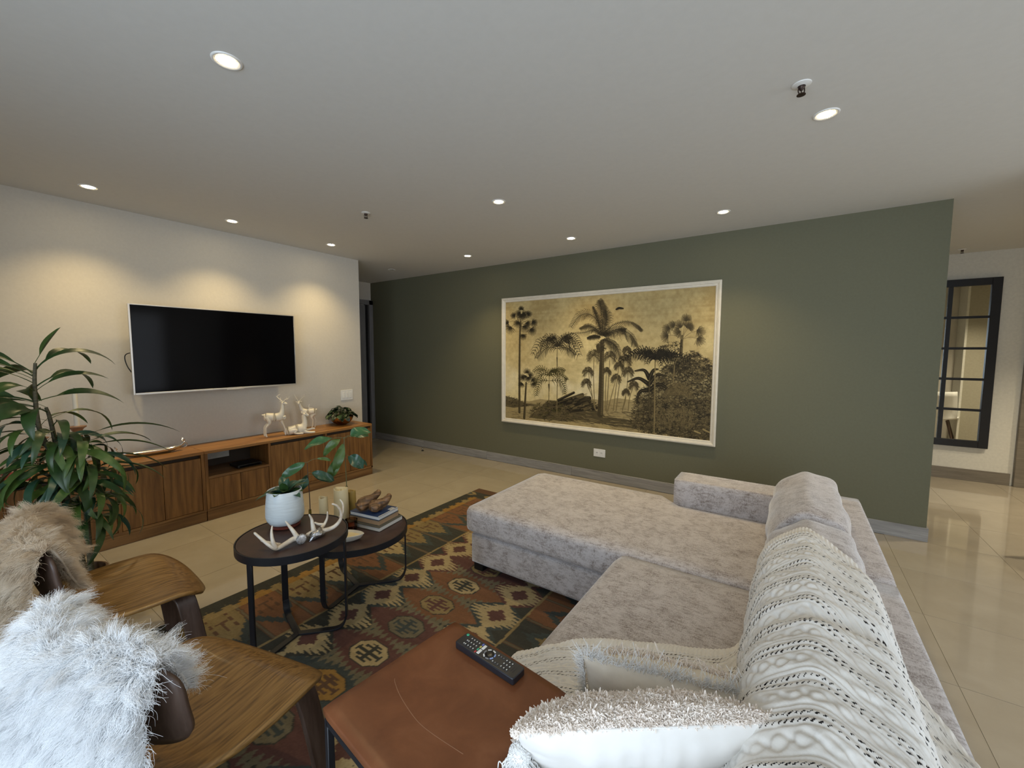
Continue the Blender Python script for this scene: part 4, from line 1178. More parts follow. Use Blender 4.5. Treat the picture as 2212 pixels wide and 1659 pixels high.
# ------------------------------------------------------------------ pillows
def pillow_mesh(w, h, T, n=44, seed=0, pinch=0.05, wr=0.0075):
    """edge seam along y = 0; the body runs to y = h; +z is the upper face"""
    r = np.random.default_rng(seed)
    u = np.linspace(-1, 1, n); v = np.linspace(-1, 1, n)
    uu, vv_ = np.meshgrid(u, v, indexing='ij')
    th = T * (np.clip(1 - np.abs(uu) ** 2.6, 0, 1) * np.clip(1 - np.abs(vv_) ** 2.6, 0, 1)) ** 0.55
    sx = 1 - pinch * (1 - np.abs(vv_) ** 3) * (np.abs(uu)); sy = 1 - pinch * (1 - np.abs(uu) ** 3) * (np.abs(vv_))
    wrk = wr * (vnoise(n, n, 6, 6, 3, seed) - 0.5) * 2
    puck = wr * 0.7 * np.sin(uu * 34 + 3 * np.sin(uu * 5)) * np.exp(-(1 - np.abs(vv_)) * 5)
    X = uu * w / 2 * sx; Y = h / 2 + vv_ * h / 2 * sy
    top = np.stack([X, Y, th / 2 + (wrk + puck) * (th / T)], -1)
    bot = np.stack([X, Y, -th / 2 - (wrk * 1.5 + puck * 1.5) * (th / T)], -1)
    return top, bot
def pillow(name, E, a, phi, w, h, T, label, mat_top, mat_bot, seed, group=None):
    a = Vector(a).normalized()
    nh = Vector((-a.y, a.x, 0)); c, s = math.cos(phi), math.sin(phi)
    hd = nh * c + Vector((0, 0, -s)); up = a.cross(hd)
    o = bpy.data.objects.new(name, None); COL.objects.link(o); o.empty_display_size = 0.05
    o.matrix_world = Matrix(((a.x, hd.x, up.x, E[0]), (a.y, hd.y, up.y, E[1]), (a.z, hd.z, up.z, E[2]), (0, 0, 0, 1)))
    tag(o, label, 'pillow', group)
    top, bot = pillow_mesh(w, h, T, seed=seed)
    put('front_panel', grid_mesh('front_panel', top), mat_top, o, smooth=True, angle=180)
    put('back_panel', grid_mesh('back_panel', bot[::-1]), mat_bot, o, smooth=True, angle=180)
    return o, top, bot
def on_face(top, uv):
    n = top.shape[0]
    fu = (uv[:, 0] + 1) / 2 * (n - 1); fv = (uv[:, 1] + 1) / 2 * (n - 1)
    i = np.clip(fu.astype(int), 0, n - 2); j = np.clip(fv.astype(int), 0, n - 2)
    a = (fu - i)[:, None]; b = (fv - j)[:, None]
    return (top[i, j] * (1 - a) + top[i + 1, j] * a) * (1 - b) + (top[i, j + 1] * (1 - a) + top[i + 1, j + 1] * a) * b
def tufts(name, top, region, n, length, mat, parent, seed, curl=0.6, r0=0.0012, k=6, up=(0, 0, 1)):
    r = np.random.default_rng(seed)
    uv = r.uniform(-1.0, 0.97, (n * 4, 2)); uv[: n // 3, 1] = -1 + 0.10 * r.random(len(uv[: n // 3]))
    uv = uv[region(uv)][:n]
    b = on_face(top, uv); N = len(b)
    dirn = r.normal(0, curl, (N, 3)); dirn[:, 2] = np.abs(dirn[:, 2]) * 0.3
    dirn += np.array(up); dirn /= np.linalg.norm(dirn, axis=1, keepdims=True)
    side = r.normal(0, 1, (N, 3)); L = length * r.uniform(0.6, 1.25, N)
    tt = np.linspace(0, 1, k)
    Pn = b[:, None, :] + dirn[:, None, :] * (L[:, None] * tt[None, :])[..., None] + side[:, None, :] * (0.55 * L[:, None] * np.sin(tt * 3.4)[None, :])[..., None]
    return hair(name, Pn, r0, r0 * 0.5, mat, parent)
E1 = (-0.176, 0.702, 0.735)
p1, top, bot = pillow('tufted_pillow', E1, (0.80, 0.60, 0), math.radians(49), 0.495, 0.33, 0.130, 'cream pillow with shaggy tufted front, nearest the camera, a pompom at its corner', MAT['cotton'], MAT['cotton'], 3, 'cream pillows on the sofa')
def reg(uv):
    x, y = uv[:, 0], uv[:, 1]
    line = np.abs(x + 0.25 - 0.35 * (y + 1) * 0.5) < 0.02
    return (y < 0.92) & ~line & ~((x > -0.23) & (x < 0.06) & (np.abs(y + 0.1) < 0.7))
tufts('tufted_pile', top, reg, 26000, 0.0068, MAT['tuft'], p1, 5, curl=1.7, r0=0.0012)
tufts('low_pile', top, lambda uv: (uv[:, 0] > -0.22) & (uv[:, 0] < 0.06) & (uv[:, 1] < 0.9), 8000, 0.0045, MAT['tuft'], p1, 6, curl=1.7, r0=0.0008)
m = MB().tube(cr([(-0.235, 0.012, 0.001), (-0.09, 0.007, 0.001), (0.09, 0.007, 0.001), (0.235, 0.012, 0.001)], 6), 0.0022, 6)
m.build('seam', MAT['cotton'], p1, smooth=True)
def pompom(parent, loc, r, seed):
    rr = np.random.default_rng(seed)
    mb = MB()
    prof = [(r * math.sin(a), r * 0.95 * -math.cos(a)) for a in np.linspace(0.02, PI - 0.02, 12)]
    o = mb.lathe(prof, 20).build('pompom', MAT['fringe'], parent, smooth=True, loc=loc)
    n = 700
    d = rr.normal(0, 1, (n, 3)); d /= np.linalg.norm(d, axis=1, keepdims=True)
    tt = np.linspace(0.95, 1.12, 4)
    # yarn wound over the ball
    hair('wound_yarn', (d[:, None, :] * tt[None, :, None] * r), 0.0012, 0.0008, MAT['fringe'], o)
    n = 260
    a = rr.uniform(0, 2 * PI, n); rad = r * rr.uniform(0.2, 0.9, n)
    b = np.stack([rad * np.cos(a), rad * np.sin(a), np.full(n, -r * 0.6)], -1)
    tt = np.linspace(0, 1, 7)
    e = np.stack([np.cos(a) * rr.uniform(0.01, 0.045, n), np.sin(a) * rr.uniform(0.01, 0.045, n), -rr.uniform(0.05, 0.09, n)], -1)
    cur = rr.normal(0, 0.008, (n, 3))
    Pn = b[:, None, :] + e[:, None, :] * tt[None, :, None] + cur[:, None, :] * np.sin(tt * 7)[None, :, None]
    hair('tassel_skirt', Pn, 0.0012, 0.0010, MAT['fringe'], o)
    return o
po = pompom(p1, (0, 0, 0), 0.019, 8)
wp = Vector((-0.380, 0.585, 0.665))
inv = p1.matrix_world.inverted()
po.location = inv @ wp
po.rotation_euler = (inv.to_3x3() @ Matrix.Rotation(0.0, 3, 'Z')).to_euler()

E2 = (-0.198, 0.950, 0.652)
p2, top, bot = pillow('fringed_pillow', E2, (0.96, 0.27, 0), math.radians(64), 0.42, 0.225, 0.12, 'beige pillow with fringed edges tucked behind the cream tufted pillow', MAT['cotton_beige'], MAT['cotton_beige'], 9, 'cream pillows on the sofa')
def edge_fringe(parent, w, h, n, ln, seed):
    r = np.random.default_rng(seed)
    s = r.uniform(-1, 1, n)
    which = r.random(n)
    b = np.zeros((n, 3)); d = np.zeros((n, 3))
    e = which < 0.62
    b[e] = np.stack([s[e] * w / 2 * 0.97, np.full(e.sum(), 0.005), r.normal(0, 0.004, e.sum())], -1)
    d[e] = np.array([0.15, -0.75, 0.55])
    l = ~e
    b[l] = np.stack([np.full(l.sum(), -w / 2 * 0.98), (s[l] + 1) / 2 * h, r.normal(0, 0.004, l.sum())], -1)
    d[l] = np.array([-0.8, -0.1, 0.35])
    d += r.normal(0, 0.42, (n, 3))
    tt = np.linspace(0, 1, 6); L = ln * r.uniform(0.5, 1.3, n)
    Pn = b[:, None, :] + d[:, None, :] * (L[:, None] * tt[None, :])[..., None] + r.normal(0, 0.35, (n, 3))[:, None, :] * (L[:, None] * (tt ** 2)[None, :])[..., None]
    hair('fringe', Pn, 0.0008, 0.0005, MAT['fringe'], parent)
edge_fringe(p2, 0.42, 0.225, 1100, 0.019, 12)
tufts('tufted_pile', top, lambda uv: (np.abs(uv[:, 1] + 0.45) < 0.12) | (np.abs(uv[:, 1] - 0.1) < 0.10), 1500, 0.018, MAT['tuft'], p2, 15)

# ------------------------------------------------------------------ leather-topped side table and remote
st = thing('side_table', 'square side table with cognac leather top and black metal legs in front of the sofa', 'table', (-0.640, 0.668, 0.0), math.radians(-6.5))
ST = 0.205; ZS = 0.58
me = soft_box(2 * ST, 2 * ST, 0.026, 0.009, 10, (0, 0, 0.0015))
put('leather_top', me, MAT['cognac'], st, smooth=True, angle=180, loc=(0, 0, ZS - 0.013))
# pale crease across the leather
CRE = [(-0.145, -0.048, 0), (-0.135, -0.054, 0), (-0.097, -0.067, 0), (-0.049, -0.077, 0), (0.002, -0.083, 0), (0.054, -0.079, 0), (0.129, -0.067, 0)]
m = MB()
cre = cr(CRE, 6)
cre[:, 2] = ZS + 0.0012
m.strip([tuple(p) for p in cre], (0.5, 0.8, 0), 0.0014, 0.0006)
m.build('crease', M('leather_crease', (0.30, 0.15, 0.08), 0.6), st)
m = MB()
for s in (-1, 1):
    m.bar((s * (ST - 0.012), -ST + 0.012, ZS - 0.037), (s * (ST - 0.012), ST - 0.012, ZS - 0.037), 0.016, 0.016)
    m.bar((-ST + 0.012, s * (ST - 0.012), ZS - 0.037), (ST - 0.012, s * (ST - 0.012), ZS - 0.037), 0.016, 0.016)
m.build('top_frame', MAT['black_metal'], st, bevel=0.0015, seg=1)
for sx in (-1,):
    for sy in (-1, 1):
        MB().bar((sx * (ST - 0.012), sy * (ST - 0.012), ZS - 0.03), (sx * (ST - 0.012), sy * (ST - 0.012), 0.025), 0.016, 0.016, (1, 0, 0)).build('leg', MAT['black_metal'], st, bevel=0.0015, seg=1)
m = MB()
for s in (-1, 1): m.bar((-ST + 0.004, s * (ST - 0.012), 0.018), (0.02, s * (ST - 0.012), 0.018), 0.016, 0.016)
m.bar((-ST + 0.012, -ST + 0.012, 0.018), (-ST + 0.012, ST - 0.012, 0.018), 0.016, 0.016)
m.build('base_frame', MAT['black_metal'], st, bevel=0.0015, seg=1)

rm = thing('remote_control', 'black remote control lying on the leather side table', 'remote control', (-0.632, 0.818, ZS + 0.0015), math.radians(-5.0))
RL, RW, RH = 0.104, 0.0245, 0.019
poly = []
for cx_, cy_, a0 in ((RL - 0.006, RW - 0.006, 0), (-RL + 0.006, RW - 0.006, 90), (-RL + 0.006, -RW + 0.006, 180), (RL - 0.006, -RW + 0.006, 270)):
    for k in range(5):
        a = math.radians(a0 + 22.5 * k); poly.append((cx_ + 0.006 * math.cos(a), cy_ + 0.006 * math.sin(a)))
MB().prism(poly, 0.0, RH).build('body', M('remote_black', (0.016, 0.017, 0.022), 0.32, scale=20), rm, bevel=0.0025)
white = MAT['white_plastic']; keyd = M('key_dark', (0.03, 0.03, 0.033), 0.5)
KC = {'white': white, 'green': M('key_green', (0.06, 0.42, 0.25), 0.4), 'red': M('key_red', (0.45, 0.05, 0.05), 0.4), 'yellow': M('key_yellow', (0.65, 0.55, 0.15), 0.4), 'blue': M('key_blue', (0.15, 0.18, 0.55), 0.4), 'arc': M('key_arc', (0.32, 0.42, 0.75), 0.4), 'grey': M('key_grey', (0.25, 0.25, 0.26), 0.4)}
def key(x, y, w, h, c, mark=True, name='button', round_=False):
    """w along the remote, h across; a dark key with its small printed mark"""
    z = RH
    if round_:
        MB().lathe([(w / 2, z - 0.001), (w / 2, z + 0.0012), (w / 2 * 0.8, z + 0.0018), (0.0, z + 0.0018)], 14, x, y).build(name, KC[c], rm, smooth=True)
        return
    if mark:
        b = MB().box(x - w / 2, x + w / 2, y - h / 2, y + h / 2, z - 0.001, z + 0.001).build(name, keyd, rm, bevel=0.0006, seg=1)
        MB().box(x - 0.0013, x + 0.0013, y - 0.0017, y + 0.0017, z + 0.0009, z + 0.0013).build('key_mark', KC[c], b)
    else:
        MB().box(x - w / 2, x + w / 2, y - h / 2, y + h / 2, z - 0.001, z + 0.0014).build(name, KC[c], rm, bevel=0.0008, seg=1)
key(-RL + 0.010, RW - 0.0075, 0.0085, 0.0085, 'green', round_=True)
for r_ in range(5):
    for c_ in range(3):
        if r_ == 0 and c_ == 0: continue
        key(-0.083 + 0.0095 * r_ + (0.004 if r_ == 0 else 0), 0.013 - 0.013 * c_, 0.0065, 0.0095, 'white')
for k, c in enumerate(('blue', 'yellow', 'green', 'red')):
    key(-0.0335, 0.0155 - 0.0105 * k, 0.0045, 0.0078, c, mark=False)
key(-0.0245, 0.0095, 0.0085, 0.0165, 'white', mark=False); key(-0.0245, -0.0095, 0.0085, 0.0165, 'white', mark=False)
MB().lathe([(0.0125, RH - 0.001), (0.0125, RH + 0.0012), (0.0085, RH + 0.0016), (0.008, RH + 0.001), (0.0075, RH + 0.0018), (0.0, RH + 0.002)], 28, 0.004, 0).build('navigation_pad', M('pad_black', (0.008, 0.008, 0.009), 0.2), rm, smooth=True)
for k, (a, c) in enumerate(((20, 'arc'), (75, 'white'), (130, 'white'), (180, 'grey'), (230, 'white'), (285, 'grey'), (330, 'arc'))):
    m = MB()
    pts = [(0.004 + 0.0155 * math.cos(math.radians(a + d)), 0.0155 * math.sin(math.radians(a + d)), RH + 0.0006) for d in (-17, -8, 0, 8, 17)]
    m.strip(pts, (0, 0, 1), 0.0012, 0.0034)
    m.build('arc_button', KC[c], rm)
for k in range(3):
    for c_ in (-1, 1): key(0.026 + 0.0085 * k, 0.0125 * c_, 0.006, 0.0085, ['white', 'grey', 'grey'][k])
for k in range(3):
    for c_ in (-1, 0, 1): key(0.054 + 0.0095 * k, 0.012 * c_, 0.0065, 0.0085, 'white')
for k in range(2): MB().box(0.082 + 0.006 * k, 0.0835 + 0.006 * k, -0.009, 0.009, RH - 0.0005, RH + 0.0003).build('groove', keyd, rm)

# ------------------------------------------------------------------ moulded plywood lounge chairs with sheepskins
def squircle(p, q, n=5.0):
    m = max(abs(p), abs(q))
    if m < 1e-9: return p, q
    s = m / (abs(p) ** n + abs(q) ** n) ** (1 / n)
    return p * s, q * s
def make_chair(label, loc, rz):
    c = thing('lounge_chair', label, 'chair', loc, rz, 'moulded plywood lounge chairs')
    n = 29
    S = np.zeros((n, n, 3))
    for i in range(n):
        for j in range(n):
            p, q = squircle(-1 + 2 * i / (n - 1), -1 + 2 * j / (n - 1), 4.5)
            wdt = 0.275 - 0.030 * max(0, -q)
            x = p * wdt; y = q * 0.225 + 0.018 * (1 - p * p) * max(0, q)
            z = 0.388 + 0.016 * p * p - 0.012 * (1 - p * p) * (1 - q * q)
            if q > 0.45: z -= 0.060 * ((q - 0.45) / 0.55) ** 2
            if q < -0.4: z += 0.030 * ((-q - 0.4) / 0.6) ** 2
            S[i, j] = (x, y, z)
    o = put('seat', grid_mesh('seat', S), MAT['oak'], c, smooth=True, angle=180)
    sd = o.modifiers.new('ply', 'SOLIDIFY'); sd.thickness = 0.012; sd.offset = -1
    Bk = np.zeros((n, 17, 3))
    for i in range(n):
        for j in range(17):
            p, q = squircle(-1 + 2 * i / (n - 1), -1 + 2 * j / 16, 4.0)
            x = p * 0.262; z = 0.600 + q * 0.112
            y = -0.262 + 0.062 * p * p - 0.16 * (z - 0.6) + 0.012 * q * q
            Bk[i, j] = (x, y, z)
    o = put('backrest', grid_mesh('backrest', Bk), MAT['walnut'], c, smooth=True, angle=180)
    sd = o.modifiers.new('ply', 'SOLIDIFY'); sd.thickness = 0.011; sd.offset = 0
    # spine joining seat and backrest
    m = MB().strip(cr([(0, 0.12, 0.360), (0, -0.05, 0.352), (0, -0.18, 0.362), (0, -0.262, 0.42), (0, -0.285, 0.52), (0, -0.290, 0.64)], 6), (1, 0, 0), 0.10, 0.016)
    m.build('spine', MAT['walnut'], c, bevel=0.002, seg=1)
    for s in (-1, 1):
        MB().strip(cr([(s * 0.10, 0.135, 0.356), (s * 0.165, 0.145, 0.352), (s * 0.205, 0.155, 0.32), (s * 0.225, 0.175, 0.17), (s * 0.240, 0.195, 0.0)], 6), (0, 1, 0.12), 0.066, 0.017).build('leg', MAT['walnut'], c, bevel=0.003)
        MB().strip(cr([(s * 0.09, -0.115, 0.352), (s * 0.15, -0.125, 0.345), (s * 0.185, -0.14, 0.31), (s * 0.205, -0.19, 0.15), (s * 0.218, -0.235, 0.0)], 6), (0, 1, -0.2), 0.062, 0.017).build('leg', MAT['walnut'], c, bevel=0.003)
    MB().box(-0.11, 0.11, 0.103, 0.167, 0.345, 0.360).build('front_crossbar', MAT['walnut'], c, bevel=0.003)
    MB().box(-0.10, 0.10, -0.146, -0.084, 0.342, 0.356).build('rear_crossbar', MAT['walnut'], c, bevel=0.003)
    return c
CH1 = ((-2.290, 0.458, 0.0125), math.radians(-4))
CH2 = ((-1.372, 0.430, 0.0125), math.radians(14))
make_chair('moulded walnut-and-oak plywood lounge chair farther from the camera, with a tan-tipped sheepskin over its back', *CH1)
make_chair('moulded walnut-and-oak plywood lounge chair nearest the camera, with a white sheepskin over its back', *CH2)

def sheepskin(label, loc, rz, x0, x1, prof, mat_hide, mat_fur, n, length, seed, tan=None):
    t = thing('sheepskin', label, 'sheepskin throw', loc, rz, 'sheepskins over the lounge chairs')
    pr_ = cr(prof, 8)
    nu, nv = 40, len(pr_)
    S = np.zeros((nu, nv, 3))
    for i in range(nu):
        p = -1 + 2 * i / (nu - 1)
        x = (x0 + x1) / 2 + p * (x1 - x0) / 2
        k = x / 0.262
        for j in range(nv):
            s = j / (nv - 1)
            wv = 0.93 + 0.07 * math.sin(6.3 * s + seed) - 0.05 * abs(2 * s - 1) ** 3
            lift = 0.012 * math.sin(p * 5 + s * 6 + seed)
            xe = x1 + 0.035 * s - 0.015 * (1 - abs(2 * s - 1)) - 0.055 * max(0, 1 - s / 0.42)
            S[i, j] = ((x0 + xe) / 2 + p * (xe - x0) / 2 * wv, pr_[j, 0] + 0.055 * k * k + lift, pr_[j, 1] - 0.018 * abs(p) ** 3 + lift * 0.5)
    o = put('hide', grid_mesh('hide', S), mat_hide, t, smooth=True, angle=180)
    sd = o.modifiers.new('thick', 'SOLIDIFY'); sd.thickness = 0.006; sd.offset = 0
    du = np.gradient(S, axis=0); dv = np.gradient(S, axis=1)
    N = np.cross(dv, du); N /= np.linalg.norm(N, axis=-1, keepdims=True) + 1e-9
    ctr = np.array([(x0 + x1) / 2, -0.27, 0.5])
    if (N[nu // 2, nv * 3 // 4] @ (S[nu // 2, nv * 3 // 4] - ctr)) < 0: N = -N
    r = np.random.default_rng(seed)
    uv = r.random((n, 2)) * [nu - 1.001, nv - 1.001]
    i = uv[:, 0].astype(int); j = uv[:, 1].astype(int); a = (uv[:, 0] - i)[:, None]; b = (uv[:, 1] - j)[:, None]
    lerp = lambda A: (A[i, j] * (1 - a) + A[i + 1, j] * a) * (1 - b) + (A[i, j + 1] * (1 - a) + A[i + 1, j + 1] * a) * b
    base = lerp(S); nn = lerp(N)
    # wool fans out past the cut edges of the skin
    pe = 2 * uv[:, 0] / (nu - 1) - 1
    nn[:, 0] += np.sign(pe) * np.clip((np.abs(pe) - 0.72) / 0.28, 0, 1) * 0.55
    pv = uv[:, 1] / (nv - 1)
    nn[:, 2] -= np.clip((pv - 0.85) / 0.15, 0, 1) * 0.8 + np.clip((0.15 - pv) / 0.15, 0, 1) * 0.8
    nn /= np.linalg.norm(nn, axis=1, keepdims=True)
    flip = ((np.abs(pe) > 0.80) | (pv < 0.22) | (pv > 0.88)) & (r.random(n) < 0.42)
    out = nn.copy(); out[flip] *= np.array([1.0, -0.6, 0.6])
    nn = out
    # locks: each strand leans with its clump
    ncl = n // 130
    cl_uv = r.random((ncl, 2)) * [nu - 1, nv - 1]
    cid = np.concatenate([((uv[q:q + 4000, None, :] - cl_uv[None]) ** 2).sum(-1).argmin(1) for q in range(0, n, 4000)])
    cdir = r.normal(0, 1, (ncl, 3))
    ci = np.clip(cl_uv[:, 0].astype(int), 0, nu - 1); cj = np.clip(cl_uv[:, 1].astype(int), 0, nv - 1)
    cbase = S[ci, cj]; cn = N[ci, cj]
    clen = length * r.uniform(0.75, 1.25, ncl)
    grav = np.array([0, 0, -1.0])
    ctip = cbase + (cn * 0.72 + cdir * 0.30 + grav * 0.40) * clen[:, None]
    L = length * r.uniform(0.6, 1.2, n)
    tip_free = base + (nn * 0.75 + r.normal(0, 0.28, (n, 3)) + grav * 0.40) * L[:, None]
    m = r.uniform(0.25, 0.75, n)[:, None]
    tip = tip_free * (1 - m) + ctip[cid] * m
    # keep tips outside the hide
    k = 6
    tt = np.linspace(0, 1, k)[None, :, None]
    mid = base + nn * (L[:, None] * 0.55)
    Pn = base[:, None, :] * (1 - tt) ** 2 + 2 * mid[:, None, :] * tt * (1 - tt) + tip[:, None, :] * tt ** 2
    wv = r.normal(0, 0.0025, (n, 3))
    Pn = Pn + wv[:, None, :] * np.sin(tt * 6.0)
    hair('fleece', Pn, 0.00042, 0.00012, mat_fur, t)
    return t
prof2 = [(-0.212, 0.590), (-0.226, 0.640), (-0.246, 0.700), (-0.272, 0.726), (-0.302, 0.708), (-0.322, 0.640), (-0.334, 0.55), (-0.346, 0.44), (-0.356, 0.33), (-0.362, 0.22)]
sheepskin('white long-haired sheepskin over the chair back nearest the camera', CH2[0], CH2[1], -0.30, 0.258, prof2, MAT['hide'], MAT['fur_white'], 120000, 0.062, 3)
prof1 = [(-0.190, 0.530), (-0.212, 0.600), (-0.232, 0.675), (-0.262, 0.735), (-0.300, 0.715), (-0.324, 0.640), (-0.338, 0.54), (-0.350, 0.44), (-0.360, 0.33), (-0.366, 0.22)]
sheepskin('cream sheepskin with tan-tipped wool over the back of the farther lounge chair', CH1[0], CH1[1], -0.30, 0.268, prof1, MAT['hide_tan'], MAT['fur_cream'], 85000, 0.054, 5)

# ------------------------------------------------------------------ nesting coffee tables
def coffee_table(label, x, y, z, r, angs, name='coffee_table'):
    t = thing(name, label, 'table', (x, y, 0.0), 0, 'nesting round coffee tables')
    MB().lathe([(0.0, z - 0.014), (r - 0.006, z - 0.014), (r - 0.006, z - 0.002), (r - 0.008, z), (0.0, z)], 64, cap=False).build('leather_top', MAT['leather_dark'], t, smooth=True)
    MB().lathe([(r - 0.010, z - 0.034), (r, z - 0.034), (r, z + 0.0015), (r - 0.005, z + 0.0015), (r - 0.006, z - 0.014), (r - 0.010, z - 0.016), (r - 0.010, z - 0.034)], 72, cap=False).build('rim', MAT['black_metal'], t, smooth=True)
    MB().lathe([(0.0, z - 0.018), (r - 0.01, z - 0.018), (r - 0.01, z - 0.015), (0.0, z - 0.015)], 48, cap=False).build('under_panel', MAT['black'], t)
    for a in angs:
        ca, sa = math.cos(math.radians(a)), math.sin(math.radians(a))
        rr = r - 0.014
        path = [(rr, z - 0.034), (rr, 0.12), (rr - 0.002, 0.075), (rr - 0.018, 0.035), (rr - 0.050, 0.016), (rr * 0.5, 0.0135), (0.0, 0.0135)]
        c = cr([(p * ca, p * sa, q) for p, q in path], 6)
        MB().strip(c, (-sa, ca, 0), 0.030, 0.009).build('leg', MAT['black_metal'], t, bevel=0.0015, seg=1)
    return t
T1 = (-1.955, 0.995, 0.52, 0.243); T2 = (-2.078, 1.420, 0.362, 0.291)
coffee_table('taller round coffee table with dark leather top and black metal rim, under the antlers', *T1, (46, 166, 284))
coffee_table('lower round coffee table with dark leather top, tucked behind the taller one, under the books', *T2, (50, 167, 287))

AZ = math.radians(63)     # local x = across the view, local y = away
# pot with rosette plant on the taller table
pot = thing('potted_plant', 'pale blue-white ceramic pot with a small dark-leaved plant on the taller coffee table', 'potted plant', (-2.085, 1.022, T1[2] + 0.001), AZ)
MB().lathe([(0.0, 0.0), (0.060, 0.0), (0.068, 0.004), (0.070, 0.012), (0.062, 0.014), (0.0, 0.014)], 40, cap=False).build('saucer', MAT['red_clay'], pot, smooth=True)
prof = [(0.0, 0.014), (0.050, 0.014), (0.070, 0.022), (0.083, 0.042), (0.0875, 0.062), (0.0865, 0.10), (0.082, 0.150), (0.0785, 0.184), (0.0765, 0.187), (0.0735, 0.185), (0.074, 0.165), (0.0755, 0.15), (0.0, 0.15)]
MB().lathe(prof, 48, cap=False).build('pot', MAT['ceramic'], pot, smooth=True)
MB().lathe([(0.075, 0.150), (0.05, 0.160), (0.0, 0.163)], 32, cap=False).build('soil', MAT['soil'], pot, smooth=True)

def leaf_blade(L, W, fold=0.25, n=10, shape='lance', droop=0.5, curl=0.0, wave=0.0, seed=0):
    """blade grows along +x from the origin, arching down in z"""
    r = random.Random(seed)
    P3 = np.zeros((n + 1, 5, 3))
    for i in range(n + 1):
        s = i / n
        if shape == 'lance': w = W * (math.sin(PI * min(1, s * 0.94 + 0.06)) ** 0.8) * (1 - 0.35 * s) * 1.25
        elif shape == 'strap': w = W * min(1, (s * 5 + 0.25)) * (1 - s ** 2.2) ** 0.9
        else: w = W * (math.sin(PI * min(1, 0.03 + s * 0.97)) ** 0.62)
        a = droop * s
        x = L * (math.sin(a) / droop if droop > 1e-3 else s)
        z = -L * ((1 - math.cos(a)) / droop if droop > 1e-3 else 0)
        for k in range(5):
            q = (k - 2) / 2
            P3[i, k] = (x, q * w / 2, z + abs(q) * w / 2 * fold + wave * W * math.sin(s * 9 + q * 2 + seed))
    return P3
def place_leaf(parent, mat, P3, base, az, el, roll=0.0, name='leaf', thick=0.0):
    me = grid_mesh(name, P3)
    o = put(name, me, mat, parent, smooth=True, angle=180)
    o.location = base
    o.rotation_euler = (Euler((roll, 0, 0)).to_matrix().to_4x4()).to_euler()
    Mx = Matrix.Rotation(az, 4, 'Z') @ Matrix.Rotation(-el, 4, 'Y') @ Matrix.Rotation(roll, 4, 'X')
    o.rotation_euler = Mx.to_euler()
    return o
lr = random.Random(11)
for az, el, L, W, dr in ((-15, 62, 0.12, 0.045, 0.9), (10, 45, 0.11, 0.04, 0.8), (50, 55, 0.10, 0.045, 1.0), (95, 70, 0.10, 0.045, 0.7), (140, 40, 0.10, 0.045, 1.2), (185, 25, 0.12, 0.04, 1.0), (205, 50, 0.10, 0.05, 1.1), (240, 50, 0.09, 0.05, 1.3), (275, 60, 0.09, 0.05, 1.2), (310, 35, 0.10, 0.045, 1.3), (335, 50, 0.09, 0.045, 1.4), (265, 80, 0.08, 0.04, 0.5), (60, 82, 0.08, 0.035, 0.5)):
    place_leaf(pot, MAT['leaf_blue'] if lr.random() < 0.6 else MAT['leaf_dark'], leaf_blade(L, W, 0.35, 8, 'ovate', dr, seed=lr.randrange(99)), (0.012 * math.cos(math.radians(az)), 0.012 * math.sin(math.radians(az)), 0.160), math.radians(az), math.radians(el), lr.uniform(-0.3, 0.3))
m = MB()
for k in range(5): m.tube([(0.006 * math.cos(k * 1.3), 0.006 * math.sin(k * 1.3), 0.155), (0.012 * math.cos(k * 1.3), 0.012 * math.sin(k * 1.3), 0.185)], 0.003, 6)
m.build('stems', MAT['stem'], pot, smooth=True)

# antlers
def antler(label, loc, rz, beams, burr, seed):
    t = thing('antler', label, 'antler', loc, rz, 'decorative antlers on the coffee table')
    m = MB()
    for pts, r0, r1 in beams:
        c = cr(pts, 8); n = len(c)
        rad = [r0 + (r1 - r0) * (i / (n - 1)) ** 0.9 for i in range(n)]
        rad[-1] = r1 * 0.4
        m.tube(c, rad, 12)
    me = m.mesh('beam')
    o = put('beam', me, MAT['bone'], t, smooth=True, angle=180)
    burr(t)
    return t
def burrA(t):
    m = MB().lathe([(0.0, -0.006), (0.012, -0.006), (0.020, -0.003), (0.0215, 0.001), (0.0185, 0.005), (0.012, 0.006)], 20)
    o = m.build('silver_burr', MAT['old_silver'], t, smooth=True, loc=(0.012, -0.012, 0.022), rot=(math.radians(78), 0, math.radians(18)))
    rr = np.random.default_rng(2)
    mm = MB()
    for k in range(20):
        a = 2 * PI * k / 20; r_ = 0.0205
        mm.lathe([(0.0001, -0.004), (0.003, -0.002), (0.0035, 0.001), (0.0001, 0.005)], 6, r_ * math.cos(a), r_ * math.sin(a))
    mm.build('beading', MAT['old_silver'], t, smooth=True, loc=(0.012, -0.012, 0.022), rot=(math.radians(78), 0, math.radians(18)))
antler('cream antler with a silver burr, the left of the two on the taller coffee table', (-1.838, 0.955, T1[2] + 0.001), AZ,
       [([(0.006, 0.0, 0.022), (-0.02, 0.0, 0.024), (-0.055, -0.02, 0.016), (-0.088, -0.040, 0.013), (-0.115, -0.030, 0.030), (-0.145, -0.005, 0.055), (-0.172, 0.012, 0.083)], 0.0135, 0.005),
        ([(-0.088, -0.040, 0.012), (-0.100, -0.035, 0.045), (-0.104, -0.022, 0.080), (-0.101, -0.010, 0.108)], 0.011, 0.003),
        ([(-0.075, -0.022, 0.016), (-0.11, 0.012, 0.020), (-0.150, 0.030, 0.034)], 0.010, 0.004),
        ([(-0.002, 0.002, 0.024), (-0.022, 0.012, 0.060), (-0.038, 0.020, 0.085), (-0.050, 0.028, 0.104)], 0.0115, 0.003)], burrA, 1)
